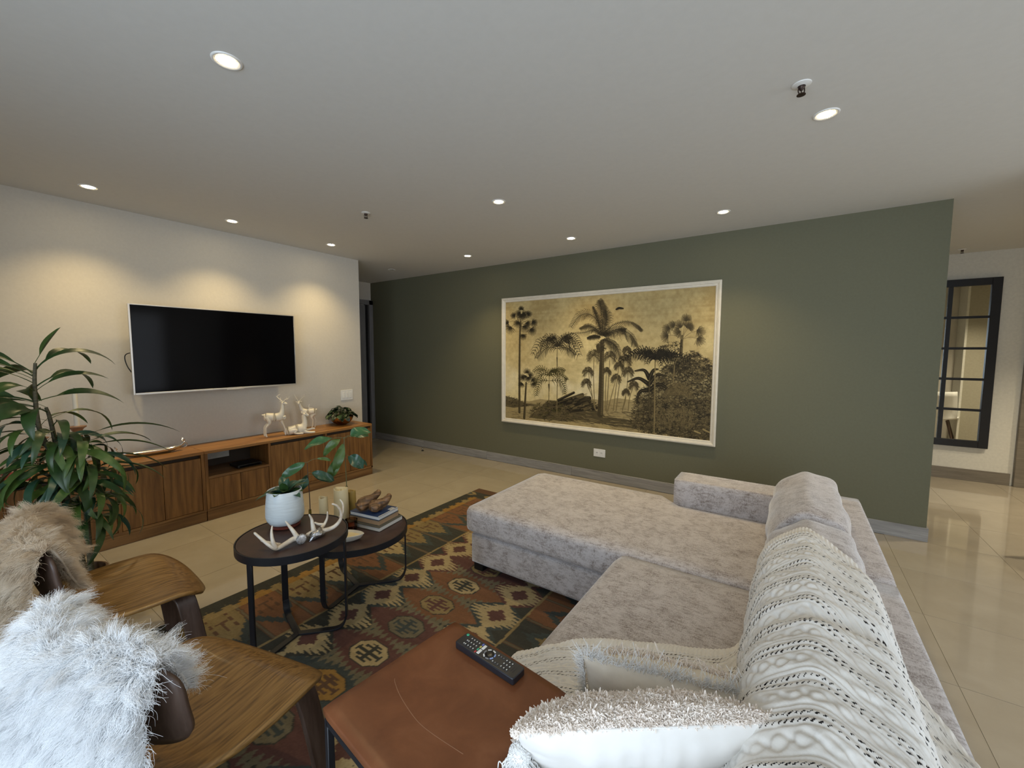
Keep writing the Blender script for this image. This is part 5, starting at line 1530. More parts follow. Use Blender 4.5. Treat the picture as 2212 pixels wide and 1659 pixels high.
def burrB(t):
    rr = np.random.default_rng(5)
    n = 14
    Q = np.zeros((n, n, 3))
    for i in range(n):
        for j in range(n):
            u, v = -1 + 2 * i / (n - 1), -1 + 2 * j / (n - 1)
            e = max(abs(u), abs(v))
            Q[i, j] = (u * 0.026 * (1 + 0.25 * (1 - v)) * (1 if e < 0.99 else 1 + 0.1 * rr.normal()), v * 0.022 + 0.010 * u, 0.026 + 0.006 * rr.random() - 0.020 * e ** 3)
    o = put('silver_plate', grid_mesh('silver_plate', Q), MAT['old_silver'], t, loc=(-0.01, -0.014, 0.012), rot=(math.radians(50), 0, 0.15))
    sd = o.modifiers.new('s', 'SOLIDIFY'); sd.thickness = 0.008
antler('cream antler with a silver skull plate, right of the two on the coffee table', (-1.836, 1.048, T1[2] + 0.001), AZ,
       [([(-0.030, -0.004, 0.020), (0.0, 0.0, 0.022), (0.035, 0.004, 0.020), (0.075, 0.014, 0.026), (0.102, 0.022, 0.052), (0.106, 0.026, 0.088), (0.090, 0.026, 0.122), (0.066, 0.024, 0.138)], 0.0135, 0.004),
        ([(0.103, 0.024, 0.060), (0.116, 0.040, 0.090), (0.118, 0.052, 0.120), (0.106, 0.058, 0.142)], 0.009, 0.003),
        ([(-0.018, 0.0, 0.026), (-0.022, 0.004, 0.060), (-0.026, 0.006, 0.088), (-0.036, 0.004, 0.112)], 0.012, 0.003),
        ([(0.006, 0.006, 0.024), (0.030, 0.050, 0.030), (0.046, 0.060, 0.058), (0.048, 0.062, 0.090)], 0.010, 0.003),
        ([(0.030, 0.050, 0.030), (0.005, 0.060, 0.034), (-0.012, 0.062, 0.046)], 0.0085, 0.004),
        ([(-0.030, -0.004, 0.020), (-0.052, -0.010, 0.016)], 0.0125, 0.009)], burrB, 2)

# ------------------------------------------------------------------ things on the lower table
ZB = T2[2] + 0.001
def book(label, loc, rz, L, W, T, cover, pages, hard=True, mark=None):
    b = thing('book', label, 'book', loc, rz, 'books stacked on the lower coffee table')
    MB().box(-L / 2 + 0.003, L / 2 - 0.003, -W / 2 + 0.001, W / 2 - 0.003, 0.0022, T - 0.0022).build('pages', pages, b)
    m = MB()
    m.box(-L / 2, L / 2, -W / 2, W / 2, 0.0, 0.002).box(-L / 2, L / 2, -W / 2, W / 2, T - 0.002, T)
    m.box(-L / 2, L / 2, -W / 2, -W / 2 + 0.002, 0.002, T - 0.002) if hard else None
    m.build('cover', cover, b)
    if mark: mark(b)
    return b
# long axis n->r direction (-0.035, 0.193); other axis n->l (-0.18, -0.03)
BR = math.radians(100)
def ctr_from(nx, ny, L, W):
    ex = Vector((math.cos(BR), math.sin(BR), 0)); ey = Vector((-math.sin(BR), math.cos(BR), 0))
    return Vector((nx, ny, 0)) + ex * L / 2 + ey * W / 2
c = ctr_from(-1.922, 1.462, 0.205, 0.26)
book('large grey-covered book at the bottom of the stack on the lower coffee table', (c.x, c.y, ZB), BR, 0.205, 0.26, 0.024, MAT['cover_grey'], MAT['page'], False)
c = ctr_from(-1.945, 1.478, 0.175, 0.23)
book('tan-edged book in the middle of the stack on the lower coffee table', (c.x, c.y, ZB + 0.0242), BR, 0.175, 0.23, 0.030, MAT['cover_grey'], MAT['page_tan'], False)
c = ctr_from(-1.950, 1.482, 0.170, 0.225)
def label_mark(b):
    MB().box(0.028, 0.068, -0.102, -0.078, 0.0223, 0.0227).build('paper_label', MAT['cover_white'], b)
    MB().box(0.034, 0.062, -0.096, -0.085, 0.0227, 0.0229).build('grey_print', MAT['alu'], b)
    MB().box(-0.085, 0.085, -0.112, -0.106, 0.0221, 0.0224).build('white_border', MAT['cover_white'], b)
book('blue book with white edges on top of the stack, under the carved wooden pieces', (c.x, c.y, ZB + 0.0544), BR, 0.170, 0.225, 0.022, MAT['cover_blue'], MAT['cover_white'], False, label_mark)
# two carved wooden shoe-shaped pieces resting on the books
def wood_piece(label, loc, rz, pts, rad, seed, tilt=0.0):
    r = np.random.default_rng(seed)
    c = cr(pts, 7); n = len(c)
    rr = np.interp(np.linspace(0, len(rad) - 1, n), range(len(rad)), rad)
    k = 22
    t = np.gradient(c, axis=0); t /= np.linalg.norm(t, axis=1, keepdims=True)
    P3 = np.zeros((n + 2, k + 1, 3))
    nz = vnoise(n + 2, k, 9, 7, 3, seed)
    for i in range(n):
        up = np.array([0, 0, 1.0]); s = np.cross(t[i], up); s /= np.linalg.norm(s); u = np.cross(s, t[i])
        for j in range(k + 1):
            a = 2 * PI * j / k
            q = rr[i] * (0.74 + 0.50 * nz[i, j % k]) * (1.0 + 0.12 * math.cos(2 * a + i * 0.2))
            P3[i + 1, j] = c[i] + q * (math.cos(a) * s + math.sin(a) * u * 0.9)
    P3[0, :] = c[0] - t[0] * rr[0] * 0.3; P3[-1, :] = c[-1] + t[-1] * rr[-1] * 0.4
    me = grid_mesh('wooden_piece', P3)
    bm = bmesh.new(); bm.from_mesh(me); bmesh.ops.remove_doubles(bm, verts=bm.verts, dist=1e-5); bmesh.ops.recalc_face_normals(bm, faces=bm.faces); bm.to_mesh(me); bm.free()
    o = put('wooden_shoe', me, MAT['driftwood'], None, smooth=True, angle=180)
    o.location = loc; o.rotation_euler = (0, tilt, rz)
    s = o.modifiers.new('sub', 'SUBSURF'); s.levels = 1; s.render_levels = 1
    return tag(o, label, 'wooden ornament', 'carved wooden pieces on the books')
zt = ZB + 0.0800
wood_piece('reddish-brown carved wooden shoe shape lying in front on the blue book', (-2.03, 1.545, zt), AZ, [(-0.052, -0.012, 0.026), (-0.03, -0.010, 0.030), (0.0, 0.0, 0.034), (0.035, 0.006, 0.044), (0.058, 0.008, 0.066), (0.070, 0.008, 0.084)], [0.030, 0.038, 0.034, 0.031, 0.024, 0.014], 3)
wood_piece('darker grey-brown carved wooden shoe shape lying behind on the blue book', (-2.085, 1.515, zt), AZ, [(-0.065, -0.004, 0.026), (-0.045, 0.0, 0.034), (-0.01, 0.010, 0.046), (0.03, 0.022, 0.062), (0.058, 0.028, 0.085), (0.072, 0.030, 0.096)], [0.032, 0.041, 0.040, 0.031, 0.023, 0.015], 8)
# candles
def candle(label, x, y, z, r, h, mat, seed):
    t = thing('pillar_candle', label, 'candle', (x, y, z), 0.3 * seed, 'ivory pillar candles on the lower table')
    rr = random.Random(seed)
    prof = [(0.0, 0.0), (r * 0.98, 0.0), (r, 0.004), (r * 1.0, h * 0.5), (r * 0.985, h - 0.006), (r * 0.93, h), (r * 0.80, h - 0.001), (r * 0.74, h - 0.010), (r * 0.5, h - 0.016), (0.0, h - 0.018)]
    me = MB().lathe(prof, 36, cap=False).mesh('wax')
    for v in me.vertices:
        if v.co.z > h * 0.9: v.co.z += 0.004 * math.sin(2 * math.atan2(v.co.y, v.co.x) + seed)
        v.co.x += 0.0012 * math.sin(v.co.z * 60 + seed)
    put('wax', me, mat, t, smooth=True, angle=60)
    MB().tube([(0, 0, h - 0.019), (0.001, 0, h - 0.010), (0.003, 0, h - 0.005)], 0.0012, 6).build('wick', MAT['black'], t, smooth=True)
candle('tallest ivory pillar candle, in front of its group on the lower coffee table', -2.262, 1.445, ZB, 0.043, 0.198, MAT['wax'], 1)
candle('short ivory pillar candle peeking out left of the tallest one', -2.332, 1.372, ZB, 0.026, 0.150, MAT['wax'], 2)
candle('amber-yellow pillar candle peeking out right of the tallest one', -2.300, 1.545, ZB, 0.026, 0.148, MAT['wax_yellow'], 3)
# amber tumbler
t = thing('glass_tumbler', 'small dark amber glass tumbler beside the books on the lower coffee table', 'glass', (-2.085, 1.392, ZB))
MB().lathe([(0.0, 0.0), (0.030, 0.0), (0.033, 0.004), (0.036, 0.062), (0.034, 0.062), (0.030, 0.008), (0.0, 0.007)], 12, cap=False).build('glass', MAT['tumbler_glass'], t)
MB().lathe([(0.0, 0.0085), (0.029, 0.0085), (0.031, 0.030), (0.0, 0.031)], 24, cap=False).build('dark_wax', MAT['red_clay'], t, smooth=True)
# boat-shaped candle dish
t = thing('candle_dish', 'cream boat-shaped wooden dish holding a wax candle at the edge of the lower table', 'candle dish', (-1.985, 1.300, ZB), math.radians(40))
def boat(name, scale_in, z0, z1, mat, parent, fillz=None):
    n = 40; v = []; rings = []
    def outline(s, k=1.0):
        pts = []
        for i in range(n):
            a = 2 * PI * i / n
            x = math.cos(a); y = math.sin(a)
            x = math.copysign(abs(x) ** 0.85, x) * 0.090; y = y * 0.052 * (1 - 0.35 * max(0, x / 0.09)) * (1 - max(0, abs(x) / 0.09 - 0.75) * 1.2)
            pts.append((x * s, y * s))
        return pts
    prof = [(0.55, 0.0), (0.80, 0.010), (1.0, 0.034), (0.97, 0.037), (0.90, 0.033), (0.72, 0.020), (0.0, 0.018)]
    P3 = np.array([[(x, y, z) for x, y in outline(s) + outline(s)[:1]] for s, z in prof])
    put('bowl', grid_mesh('bowl', P3), MAT['wax_white'], parent, smooth=True, angle=50)
    P3 = np.array([[(x, y, z) for x, y in outline(s) + outline(s)[:1]] for s, z in [(0.84, 0.0245), (0.70, 0.0265), (0.35, 0.0255), (0.0, 0.0250)]])
    put('wax', grid_mesh('wax', P3), MAT['wax'], parent, smooth=True, angle=180)
    MB().lathe([(0.55 * 0.04, 0.0), (0.55 * 0.04, 0.0005)], 12).build('foot', MAT['wax_white'], parent)
    MB().tube([(-0.01, 0, 0.025), (-0.01, 0, 0.034)], 0.0012, 6).build('wick', MAT['black'], parent)
boat('dish', 1, 0, 1, None, t)
# avocado seedlings in glass
def seedling(label, x, y, z, h, bottle_h, leaves, seed, stem_mat, bottle_r=0.010):
    t = thing('avocado_seedling', label, 'plant', (x, y, z), AZ, 'seedlings standing in slim glass bottles')
    MB().lathe([(0.0, 0.0), (bottle_r * 1.3, 0.0), (bottle_r * 1.5, 0.004), (bottle_r * 1.4, bottle_h * 0.45), (bottle_r * 0.95, bottle_h * 0.7), (bottle_r * 0.85, bottle_h), (bottle_r * 0.65, bottle_h), (bottle_r * 0.7, bottle_h * 0.7), (bottle_r * 1.1, bottle_h * 0.42), (0.0, 0.006)], 20, cap=False).build('bottle', MAT['bottle_glass'], t, smooth=True)
    c = cr([(0, 0, 0.01), (0.001, 0, h * 0.4), (-0.003, 0, h * 0.75), (-0.006, 0, h)], 8)
    MB().tube(c, np.linspace(0.0030, 0.0016, len(c)), 8).build('stem', stem_mat, t, smooth=True)
    for k, (hz, dx_, dz_, az, el, L, W, dr, mt) in enumerate(leaves):
        b0 = np.array([-0.005, 0, hz]); b1 = np.array([dx_, 0.4 * dx_ * math.sin(math.radians(az)), hz + dz_])
        MB().tube(cr([b0, (b0 + b1) / 2 + [0, 0, 0.006], b1], 5), 0.0011, 6).build('leaf_stalk', MAT['stem'], t, smooth=True)
        place_leaf(t, MAT[mt], leaf_blade(L * 1.15, W * 1.2, 0.30, 10, 'ovate', dr, wave=0.10, seed=seed * 10 + k), tuple(b1), math.radians(az), math.radians(el), (0.95 if abs(az) < 90 else -0.95) + lr.uniform(-0.3, 0.3))
seedling('taller avocado seedling with broad leaves in a slim olive glass bottle', -2.285, 1.500, ZB, 0.505, 0.19, [
    (0.500, 0.030, 0.012, -35, 35, 0.115, 0.060, 1.4, 'leaf_fresh'), (0.495, 0.045, 0.010, 25, 10, 0.150, 0.058, 1.0, 'leaf_fresh'),
    (0.500, -0.075, 0.002, 182, 0, 0.150, 0.048, 0.9, 'leaf_fresh'), (0.498, -0.030, -0.004, 205, -25, 0.120, 0.045, 0.9, 'leaf_mid'),
    (0.470, -0.012, -0.010, 230, -60, 0.160, 0.048, 0.5, 'leaf_mid'), (0.385, -0.030, -0.004, 215, -50, 0.140, 0.050, 0.6, 'leaf_mid'),
    (0.380, 0.022, 0.004, -45, -30, 0.105, 0.062, 0.9, 'leaf_blue'), (0.365, 0.040, -0.004, -10, -10, 0.105, 0.030, 1.2, 'leaf_blue')], 1, MAT['stem'])
seedling('shorter avocado seedling on a thin dark stem left of the pillar candles', -2.330, 1.285, ZB, 0.385, 0.10, [
    (0.380, -0.020, 0.004, 190, -25, 0.125, 0.044, 0.5, 'leaf_fresh'), (0.310, -0.010, -0.002, 225, -55, 0.095, 0.046, 0.6, 'leaf_blue'),
    (0.300, -0.022, -0.010, 200, -50, 0.115, 0.036, 0.5, 'leaf_fresh'), (0.318, 0.018, 0.002, -15, -18, 0.120, 0.044, 0.6, 'leaf_blue'), (0.300, 0.030, 0.0, 12, -22, 0.125, 0.040, 0.6, 'leaf_blue'),
    (0.385, 0.050, 0.018, -20, 0, 0.070, 0.018, 0.9, 'leaf_mid')], 2, MAT['stem_brown'], 0.009)

# ------------------------------------------------------------------ ornaments on the teak cabinets
ZC = ZT + 0.0005
def deer(label, loc, rz, verts, edges, radii, scale=1.0, root=0):
    t = thing('deer_figurine', label, 'figurine', loc, rz, 'cream deer figurines on the cabinet')
    v = [(x / 1000 * scale, y / 1000 * scale, z / 1000 * scale) for x, y, z in verts]
    return t, v
def chain(verts, edges, radii, start, pts, rad):
    """append a chain of joints starting from vertex index start"""
    prev = start
    for p, r in zip(pts, rad):
        verts.append(p); radii.append(r); edges.append((prev, len(verts) - 1)); prev = len(verts) - 1
    return prev
def build_deer(label, loc, rz, body, legs, neck, ears, tail, antl, extra=()):
    t = thing('deer_figurine', label, 'figurine', loc, rz, 'cream deer figurines on the cabinet')
    v, e, r = [], [], []
    for i, (p, q) in enumerate(body):
        v.append(p); r.append(q)
        if i: e.append((i - 1, i))
    nb = len(body)
    for st, pts, rad in legs: chain(v, e, r, st, pts, rad)
    hd = chain(v, e, r, neck[0], neck[1], neck[2])
    for pts, rad in ears: chain(v, e, r, hd - 1, pts, rad)
    chain(v, e, r, 0, tail[0], tail[1])
    v = [(a / 1000, b / 1000, c / 1000) for a, b, c in v]
    r = [(q[0] / 1000, q[1] / 1000) if isinstance(q, tuple) else q / 1000 for q in r]
    r = [(q[0] * 1.22, q[1] * 1.22) if isinstance(q, tuple) else q * 1.22 for q in r]
    skin_body('body', v, e, r, MAT['white_resin'], t, 2, root=1)
    for k, branches in enumerate(antl):
        m = MB()
        for pts, r0, r1 in branches:
            c = cr([(a / 1000, b / 1000, z / 1000) for a, b, z in pts], 6)
            m.tube(c, np.linspace(r0 / 1000, r1 / 1000, len(c)), 8)
        m.build('antler', MAT['white_resin'], t, smooth=True)
    return t
# standing stag looking right
build_deer('tallest cream stag figurine standing with one foreleg raised, left of the group', (-4.105, 1.852, ZC), AZ,
    [((18, 0, 196), 27), ((50, 0, 192), 33), ((90, 0, 188), 31), ((130, 0, 196), 33), ((150, 0, 212), 26)],
    [(0, [(30, 16, 165), (44, 20, 138), (2, 20, 102), (-2, 20, 46), (-2, 20, 14), (6, 20, 3)], [22, 15, 8.5, 6, 7, 6]),
     (0, [(36, -16, 165), (54, -20, 138), (14, -20, 98), (12, -20, 44), (14, -20, 14), (24, -20, 3)], [22, 15, 8.5, 6, 7, 6]),
     (3, [(146, -12, 170), (180, -14, 196), (176, -14, 172), (162, -14, 166)], [15, 9, 6, 6]),
     (3, [(138, 14, 160), (150, 16, 122), (160, 16, 100), (172, 16, 60), (172, 16, 14), (180, 16, 3)], [15, 9.5, 7, 6, 6.5, 6])],
    (4, [(156, 0, 245), (160, -2, 285), (164, -3, 318), (184, -10, 318), (203, -18, 308)], [19, 14, 17, 12, 8]),
    [([(150, 16, 330), (136, 26, 338)], [5, 6]), ([(166, -22, 332), (166, -40, 338)], [5, 6])],
    ([(-2, 0, 212), (-18, 0, 218)], [9, 4]),
    [[([(160, 6, 332), (140, 14, 352), (118, 22, 376), (122, 26, 392), (142, 26, 402)], 4.5, 2), ([(118, 22, 376), (106, 24, 388)], 3, 1.8), ([(140, 14, 352), (146, 20, 372)], 3, 1.5)],
     [([(168, -10, 334), (186, -22, 356), (208, -32, 362), (218, -34, 384)], 4.5, 2), ([(200, -28, 360), (196, -28, 380)], 3, 1.5)]])
# second standing stag, behind the lying deer, facing left
build_deer('cream stag figurine standing behind the lying deer, head turned to the room', (-4.205, 2.345, ZC), AZ,
    [((52, 0, 182), 24), ((25, 0, 180), 29), ((-10, 0, 176), 27), ((-45, 0, 184), 29), ((-62, 0, 200), 22)],
    [(0, [(48, 14, 152), (38, 18, 126), (62, 18, 92), (60, 18, 42), (56, 18, 12), (50, 18, 3)], [19, 13, 7.5, 5.5, 6, 5.5]),
     (0, [(42, -14, 152), (20, -16, 126), (36, -16, 92), (34, -16, 42), (26, -16, 12), (20, -16, 3)], [19, 13, 7.5, 5.5, 6, 5.5]),
     (3, [(-54, -12, 152), (-60, -14, 110), (-58, -14, 50), (-60, -14, 12), (-66, -14, 3)], [14, 9, 6, 6, 5.5]),
     (3, [(-48, 14, 152), (-46, 16, 110), (-46, 16, 50), (-48, 16, 12), (-54, 16, 3)], [14, 9, 6, 6, 5.5])],
    (4, [(-76, 0, 228), (-84, -4, 258), (-90, -6, 286), (-95, -24, 276), (-98, -38, 264)], [16, 12, 15, 10.5, 7]),
    [([(-72, -2, 290), (-58, -2, 296)], [4.5, 5]), ([(-108, -2, 290), (-120, -2, 296)], [4.5, 5])],
    ([(70, 0, 196), (80, 0, 208)], [8, 5]),
    [[([(-82, -4, 298), (-68, -2, 322), (-44, 2, 342), (-36, 4, 372)], 4, 1.8), ([(-58, 0, 332), (-62, 0, 352)], 3, 1.5), ([(-44, 2, 342), (-28, 2, 346)], 2.6, 1.5)],
     [([(-98, -4, 298), (-108, -2, 324), (-122, 2, 350), (-130, 4, 372)], 4, 1.8), ([(-110, 0, 330), (-120, 0, 326)], 2.6, 1.4)]])
# lying deer
build_deer('cream deer figurine lying down in front of the standing stags', (-4.055, 2.030, ZC), AZ,
    [((18, 0, 40), 34), ((55, 0, 46), 38), ((100, 0, 54), 37), ((140, 0, 64), 37), ((166, 0, 82), 30)],
    [(0, [(40, -30, 34), (96, -38, 46), (66, -46, 18), (110, -46, 12), (150, -46, 12)], [26, 17, 11, 8, 8]),
     (0, [(14, 22, 20), (40, 34, 12), (70, 36, 10)], [20, 12, 8]),
     (3, [(150, -30, 34), (172, -34, 18), (220, -34, 14), (252, -30, 14), (240, -26, 10)], [16, 12, 9, 8.5, 6]),
     (3, [(160, 22, 32), (190, 26, 30), (236, 24, 42), (256, 20, 38)], [15, 11, 8.5, 8])],
    (4, [(166, 0, 124), (164, 0, 160), (166, -4, 196), (188, -14, 188), (206, -22, 178)], [22, 16, 18, 13, 8.5]),
    [([(148, 10, 208), (132, 20, 214)], [5, 6]), ([(170, -20, 208), (178, -36, 214)], [5, 6])],
    ([(-14, 0, 38), (-24, 0, 26)], [10, 6]),
    [[([(160, 4, 210), (152, 8, 232), (146, 12, 248)], 4.5, 2)],
     [([(172, -6, 212), (192, -8, 234), (214, -8, 252), (240, -8, 250)], 4.5, 2), ([(206, -8, 246), (204, -6, 276), (212, -6, 292)], 3.2, 1.6), ([(192, -8, 234), (206, -12, 230)], 3, 1.5)]])
# bronze bowl plant
bp = thing('bowl_plant', 'round bronze bowl overflowing with dark green leaves at the end of the teak cabinet', 'potted plant', (-4.150, 2.690, ZC), AZ)
MB().lathe([(0.0, 0.0), (0.045, 0.0), (0.050, 0.003), (0.085, 0.022), (0.112, 0.055), (0.122, 0.085), (0.124, 0.098), (0.121, 0.098), (0.118, 0.085), (0.10, 0.07), (0.0, 0.07)], 44, cap=False).build('bowl', MAT['bronze'], bp, smooth=True)
MB().lathe([(0.118, 0.080), (0.08, 0.092), (0.0, 0.098)], 28, cap=False).build('soil', MAT['soil'], bp, smooth=True)
lr = random.Random(5)
for k in range(110):
    a = lr.uniform(0, 2 * PI); rr = 0.125 * math.sqrt(lr.random())
    out = rr / 0.125
    z = 0.105 + 0.075 * (1 - out * out) + lr.uniform(-0.012, 0.012)
    L = lr.uniform(0.055, 0.085)
    el = math.radians(lr.uniform(15, 50) * (1 - out) - 40 * out * lr.random())
    place_leaf(bp, MAT['leaf_black'] if lr.random() < 0.65 else MAT['leaf_dark'], leaf_blade(L, L * 0.62, 0.3, 6, 'ovate', lr.uniform(0.6, 1.4), seed=k), (rr * math.cos(a), rr * math.sin(a), z), a + lr.uniform(-0.5, 0.5), el, lr.uniform(-0.5, 0.5))
m = MB()
for k in range(30):
    a = lr.uniform(0, 2 * PI); rr = 0.11 * math.sqrt(lr.random())
    m.tube([(rr * 0.3 * math.cos(a), rr * 0.3 * math.sin(a), 0.085), (rr * math.cos(a), rr * math.sin(a), 0.105 + 0.07 * (1 - (rr / 0.125) ** 2))], 0.0015, 5)
o = m.build('stalks', MAT['stem'], bp, smooth=True); o['kind'] = 'stuff'
# silver tray with stag-head handles
tr = thing('silver_tray', 'long narrow polished silver boat-shaped tray with antlered handles on the teak cabinet', 'tray', (-4.145, 1.030, ZC), math.radians(86))
n = 41
Q = []
for s, z in ((0.35, 0.0), (0.62, 0.006), (0.9, 0.022), (1.0, 0.034), (0.985, 0.036), (0.93, 0.030), (0.6, 0.012), (0.0, 0.008)):
    row = []
    for i in range(n):
        a = 2 * PI * i / (n - 1)
        x = math.cos(a); y = math.sin(a)
        row.append((math.copysign(abs(x) ** 0.9, x) * 0.195 * (0.45 + 0.55 * s), y * 0.052 * s, z + 0.014 * (abs(x) ** 4) * s))
    Q.append(row)
put('tray', grid_mesh('tray', np.array(Q)), MAT['silver'], tr, smooth=True, angle=60)
MB().box(-0.06, 0.06, -0.012, 0.012, 0.0, 0.004).build('foot', MAT['silver'], tr, bevel=0.001)
for s in (-1, 1):
    m = MB()
    m.tube(cr([(s * 0.180, 0, 0.040), (s * 0.196, 0, 0.052), (s * 0.206, 0, 0.066), (s * 0.214, 0, 0.062)], 6), [0.008] * 6 + [0.0085] * 6 + [0.007] * 6 + [0.004], 10)
    for q in (-1, 1):
        m.tube(cr([(s * 0.204, q * 0.006, 0.068), (s * 0.198, q * 0.020, 0.080), (s * 0.206, q * 0.030, 0.094)], 5), 0.0024, 7)
        m.tube(cr([(s * 0.199, q * 0.018, 0.078), (s * 0.210, q * 0.020, 0.090)], 4), 0.002, 7)
    m.tube(cr([(s * 0.214, 0, 0.062), (s * 0.226, 0, 0.050), (s * 0.222, 0, 0.030), (s * 0.200, 0, 0.022)], 6), 0.0028, 8)
    m.build('handle', MAT['silver'], tr, smooth=True)
# candlesticks with tapers
def candlestick(label, y, x, h, taper):
    t = thing('candlestick', label, 'candlestick', (x, y, ZC), 0, 'turned candlesticks on the cabinet')
    k = h / 0.29
    MB().lathe([(0.0, 0.0), (0.055, 0.0), (0.058, 0.008), (0.050, 0.016), (0.026, 0.026), (0.020, 0.040 * k), (0.026, 0.055 * k), (0.018, 0.070 * k), (0.016, 0.10 * k), (0.022, 0.13 * k), (0.027, 0.16 * k), (0.030, 0.185 * k), (0.022, 0.20 * k), (0.027, 0.215 * k), (0.020, 0.235 * k), (0.024, 0.25 * k), (0.034, 0.27 * k), (0.048, 0.280 * k), (0.049, 0.287 * k), (0.020, 0.290 * k), (0.0, 0.290 * k)], 28, cap=False).build('stand', MAT['brass_wood'], t, smooth=True)
    MB().lathe([(0.0145, h), (0.013, h + taper - 0.02), (0.008, h + taper - 0.004), (0.0, h + taper)], 16, cap=False).build('taper', MAT['wax_white'], t, smooth=True)
    MB().tube([(0, 0, h + taper - 0.002), (0.001, 0, h + taper + 0.008)], 0.0010, 6).build('wick', MAT['black'], t)
candlestick('turned candlestick with a tall ivory taper, right of the leafy plant', 0.632, -4.13, 0.290, 0.262)
candlestick('shorter turned candlestick with an ivory taper, half hidden behind the leafy plant', 0.452, -4.15, 0.235, 0.24)
# red book and silver bowl at the left edge
b = thing('book', 'flat red-covered book lying at the left end of the teak cabinet', 'book', (-4.05, 0.225, ZC), math.radians(4))
MB().box(-0.115, 0.115, -0.145, 0.145, 0.002, 0.020).build('pages', MAT['page'], b)
m = MB().box(-0.12, 0.12, -0.15, 0.15, 0.0, 0.002).box(-0.12, 0.12, -0.15, 0.15, 0.020, 0.022).box(0.118, 0.12, -0.15, 0.15, 0.002, 0.020)
m.build('cover', MAT['cover_red'], b)
b = thing('silver_dish', 'small polished footed dish standing on the red book behind the plant', 'dish', (-4.08, 0.235, ZC + 0.0225))
MB().lathe([(0.0, 0.0), (0.045, 0.0), (0.045, 0.006), (0.02, 0.016), (0.035, 0.024), (0.085, 0.040), (0.098, 0.055), (0.095, 0.056), (0.08, 0.045), (0.0, 0.032)], 36, cap=False).build('bowl', MAT['silver'], b, smooth=True)

# ------------------------------------------------------------------ tall leafy plant behind the far chair
PA = math.radians(82)
pl = thing('leafy_plant', 'tall arching dragon-leaf plant in a brown stoneware pot in front of the teak cabinet', 'potted plant', (-3.02, 0.42, 0.0), PA)
MB().lathe([(0.0, 0.0), (0.095, 0.0), (0.120, 0.02), (0.142, 0.09), (0.142, 0.16), (0.128, 0.215), (0.116, 0.235), (0.118, 0.252), (0.108, 0.254), (0.102, 0.236), (0.108, 0.20), (0.0, 0.20)], 40, cap=False).build('pot', MAT['stoneware'], pl, smooth=True)
MB().lathe([(0.108, 0.198), (0.0, 0.205)], 28, cap=False).build('soil', MAT['soil'], pl, smooth=True)
canes = [[(0.03, 0.0, 0.20), (0.0, 0.0, 0.55), (-0.045, 0.0, 0.85), (-0.085, 0.0, 1.02), (-0.088, 0.0, 1.22), (-0.080, 0.0, 1.34)],
         [(-0.02, 0.03, 0.20), (-0.02, 0.03, 0.55), (-0.035, 0.03, 0.90), (-0.048, 0.02, 1.06), (-0.058, 0.02, 1.12)],
         [(0.05, -0.03, 0.20), (0.05, -0.04, 0.55), (0.045, -0.04, 0.80), (0.03, -0.04, 0.95)]]
for c_ in canes:
    c = cr(c_, 8)
    MB().tube(c, np.linspace(0.014, 0.0065, len(c)), 10).build('cane', MAT['cane'], pl, smooth=True)
lr = random.Random(21)
def dl(b, az, el, L, W, dr, mt='leaf_dark', roll=0.0, k=0):
    # narrow stalk that widens into an arching blade
    n = 14; P3 = np.zeros((n + 1, 5, 3))
    for i in range(n + 1):
        s = i / n
        st = 0.33
        w = W * (0.13 if s < st * 0.75 else 0.13 + 0.87 * math.sin(PI * min(1, max(0, (s - st * 0.75) / (1 - st * 0.75))) ** 0.75) ** 0.9) if s < 0.999 else 0.0005
        a = dr * s ** 1.15
        P3[i, :, 0] = 0; P3[i, :, 1] = np.array([-1, -0.5, 0, 0.5, 1]) * w / 2
        P3[i, :, 2] = np.abs(np.array([-1, -0.5, 0, 0.5, 1])) * w * 0.22
        if i:
            ds = L / n; am = dr * ((i - 0.5) / n) ** 1.15
            P3[i, :, 0] = cx_[0] + ds * math.cos(am); P3[i, :, 2] += cx_[1] - ds * math.sin(am)
            cx_[0] += ds * math.cos(am); cx_[1] -= ds * math.sin(am)
        else:
            cx_ = [0.0, 0.0]
    return place_leaf(pl, MAT[mt], P3, b, math.radians(az), math.radians(el), roll)
def on_cane(i, z):
    c = cr(canes[i], 8); k = int(np.abs(c[:, 2] - z).argmin()); return tuple(c[k])
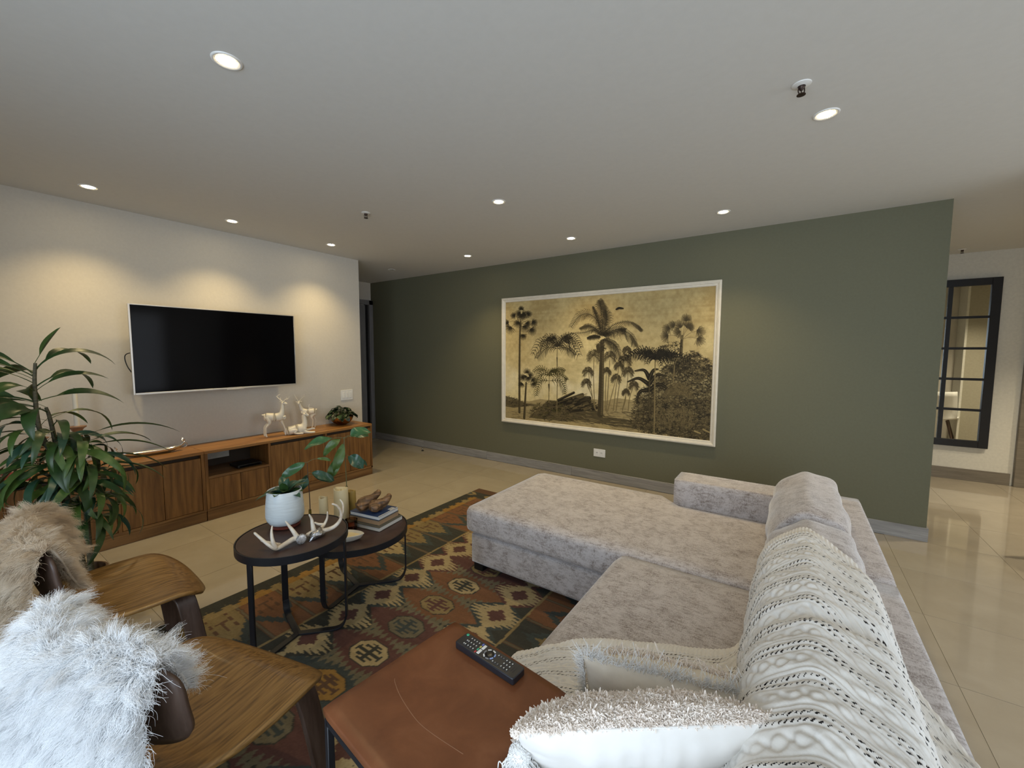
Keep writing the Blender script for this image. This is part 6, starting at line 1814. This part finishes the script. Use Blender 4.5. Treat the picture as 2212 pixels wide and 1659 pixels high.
# the crown of the tallest cane, leaf by leaf
for z, az, el, L, W, dr, mt in ((1.335, -5, 66, 0.20, 0.050, 0.15, 'leaf_mid'), (1.30, 8, 62, 0.34, 0.058, 2.3, 'leaf_dark'), (1.30, -25, 58, 0.36, 0.050, 2.2, 'leaf_dark'), (1.28, 176, 50, 0.40, 0.045, 1.5, 'leaf_dark'),
        (1.27, 188, 44, 0.38, 0.050, 1.7, 'leaf_dark'), (1.25, 200, 45, 0.34, 0.050, 2.2, 'leaf_mid'), (1.24, 165, 40, 0.42, 0.045, 1.6, 'leaf_dark'), (1.22, 20, 45, 0.36, 0.050, 2.1, 'leaf_dark'),
        (1.20, -15, 50, 0.30, 0.045, 1.6, 'leaf_dark'), (1.16, 5, 24, 0.36, 0.062, 1.25, 'leaf_dark'), (1.15, 190, 30, 0.34, 0.060, 1.9, 'leaf_dark'), (1.13, 215, 30, 0.30, 0.066, 1.9, 'leaf_dark'),
        (1.20, 240, 40, 0.30, 0.055, 2.4, 'leaf_mid'), (1.10, 255, 30, 0.28, 0.064, 2.0, 'leaf_dark'), (1.24, 90, 45, 0.34, 0.05, 2.0, 'leaf_dark'), (1.16, 120, 40, 0.34, 0.05, 2.0, 'leaf_dark')):
    dl(on_cane(0, z), az, el, L, W * 1.25, dr, mt, (0.55 if math.cos(math.radians(az)) > 0 else -0.55) + lr.uniform(-0.35, 0.35))
for z, az, el, L, W, dr, mt in ((1.12, 185, 40, 0.34, 0.050, 2.2, 'leaf_mid'), (1.10, 200, 35, 0.32, 0.055, 2.2, 'leaf_dark'), (1.09, 240, 35, 0.30, 0.058, 2.4, 'leaf_dark'), (1.05, 170, 30, 0.36, 0.045, 2.0, 'leaf_dark'), (1.06, 20, 30, 0.34, 0.045, 2.0, 'leaf_mid')):
    dl(on_cane(1, z), az, el, L, W, dr, mt, lr.uniform(-0.3, 0.3))
# the full lower skirts
for k in range(150):
    i = lr.choice((0, 1, 2, 2))
    z = lr.uniform(0.66, 1.02) if i != 2 else lr.uniform(0.50, 0.95)
    az = lr.uniform(0, 360)
    if 60 < az < 120 and lr.random() < 0.6: az += 180
    dl(on_cane(i, z), az, lr.uniform(15, 55), lr.uniform(0.22, 0.37), lr.uniform(0.028, 0.044), lr.uniform(2.0, 3.0), lr.choice(('leaf_dark', 'leaf_mid', 'leaf_dark', 'leaf_mid', 'leaf_blue')), lr.uniform(-0.8, 0.8))
for az, el, L, z in ((2, 28, 0.44, 0.97), (-8, 20, 0.40, 0.90), (14, 10, 0.40, 0.84), (-20, 15, 0.38, 0.80), (28, 22, 0.40, 0.92)):
    dl(on_cane(2, z), az, el, L, 0.046, 1.15, 'leaf_dark', lr.uniform(-0.3, 0.3))
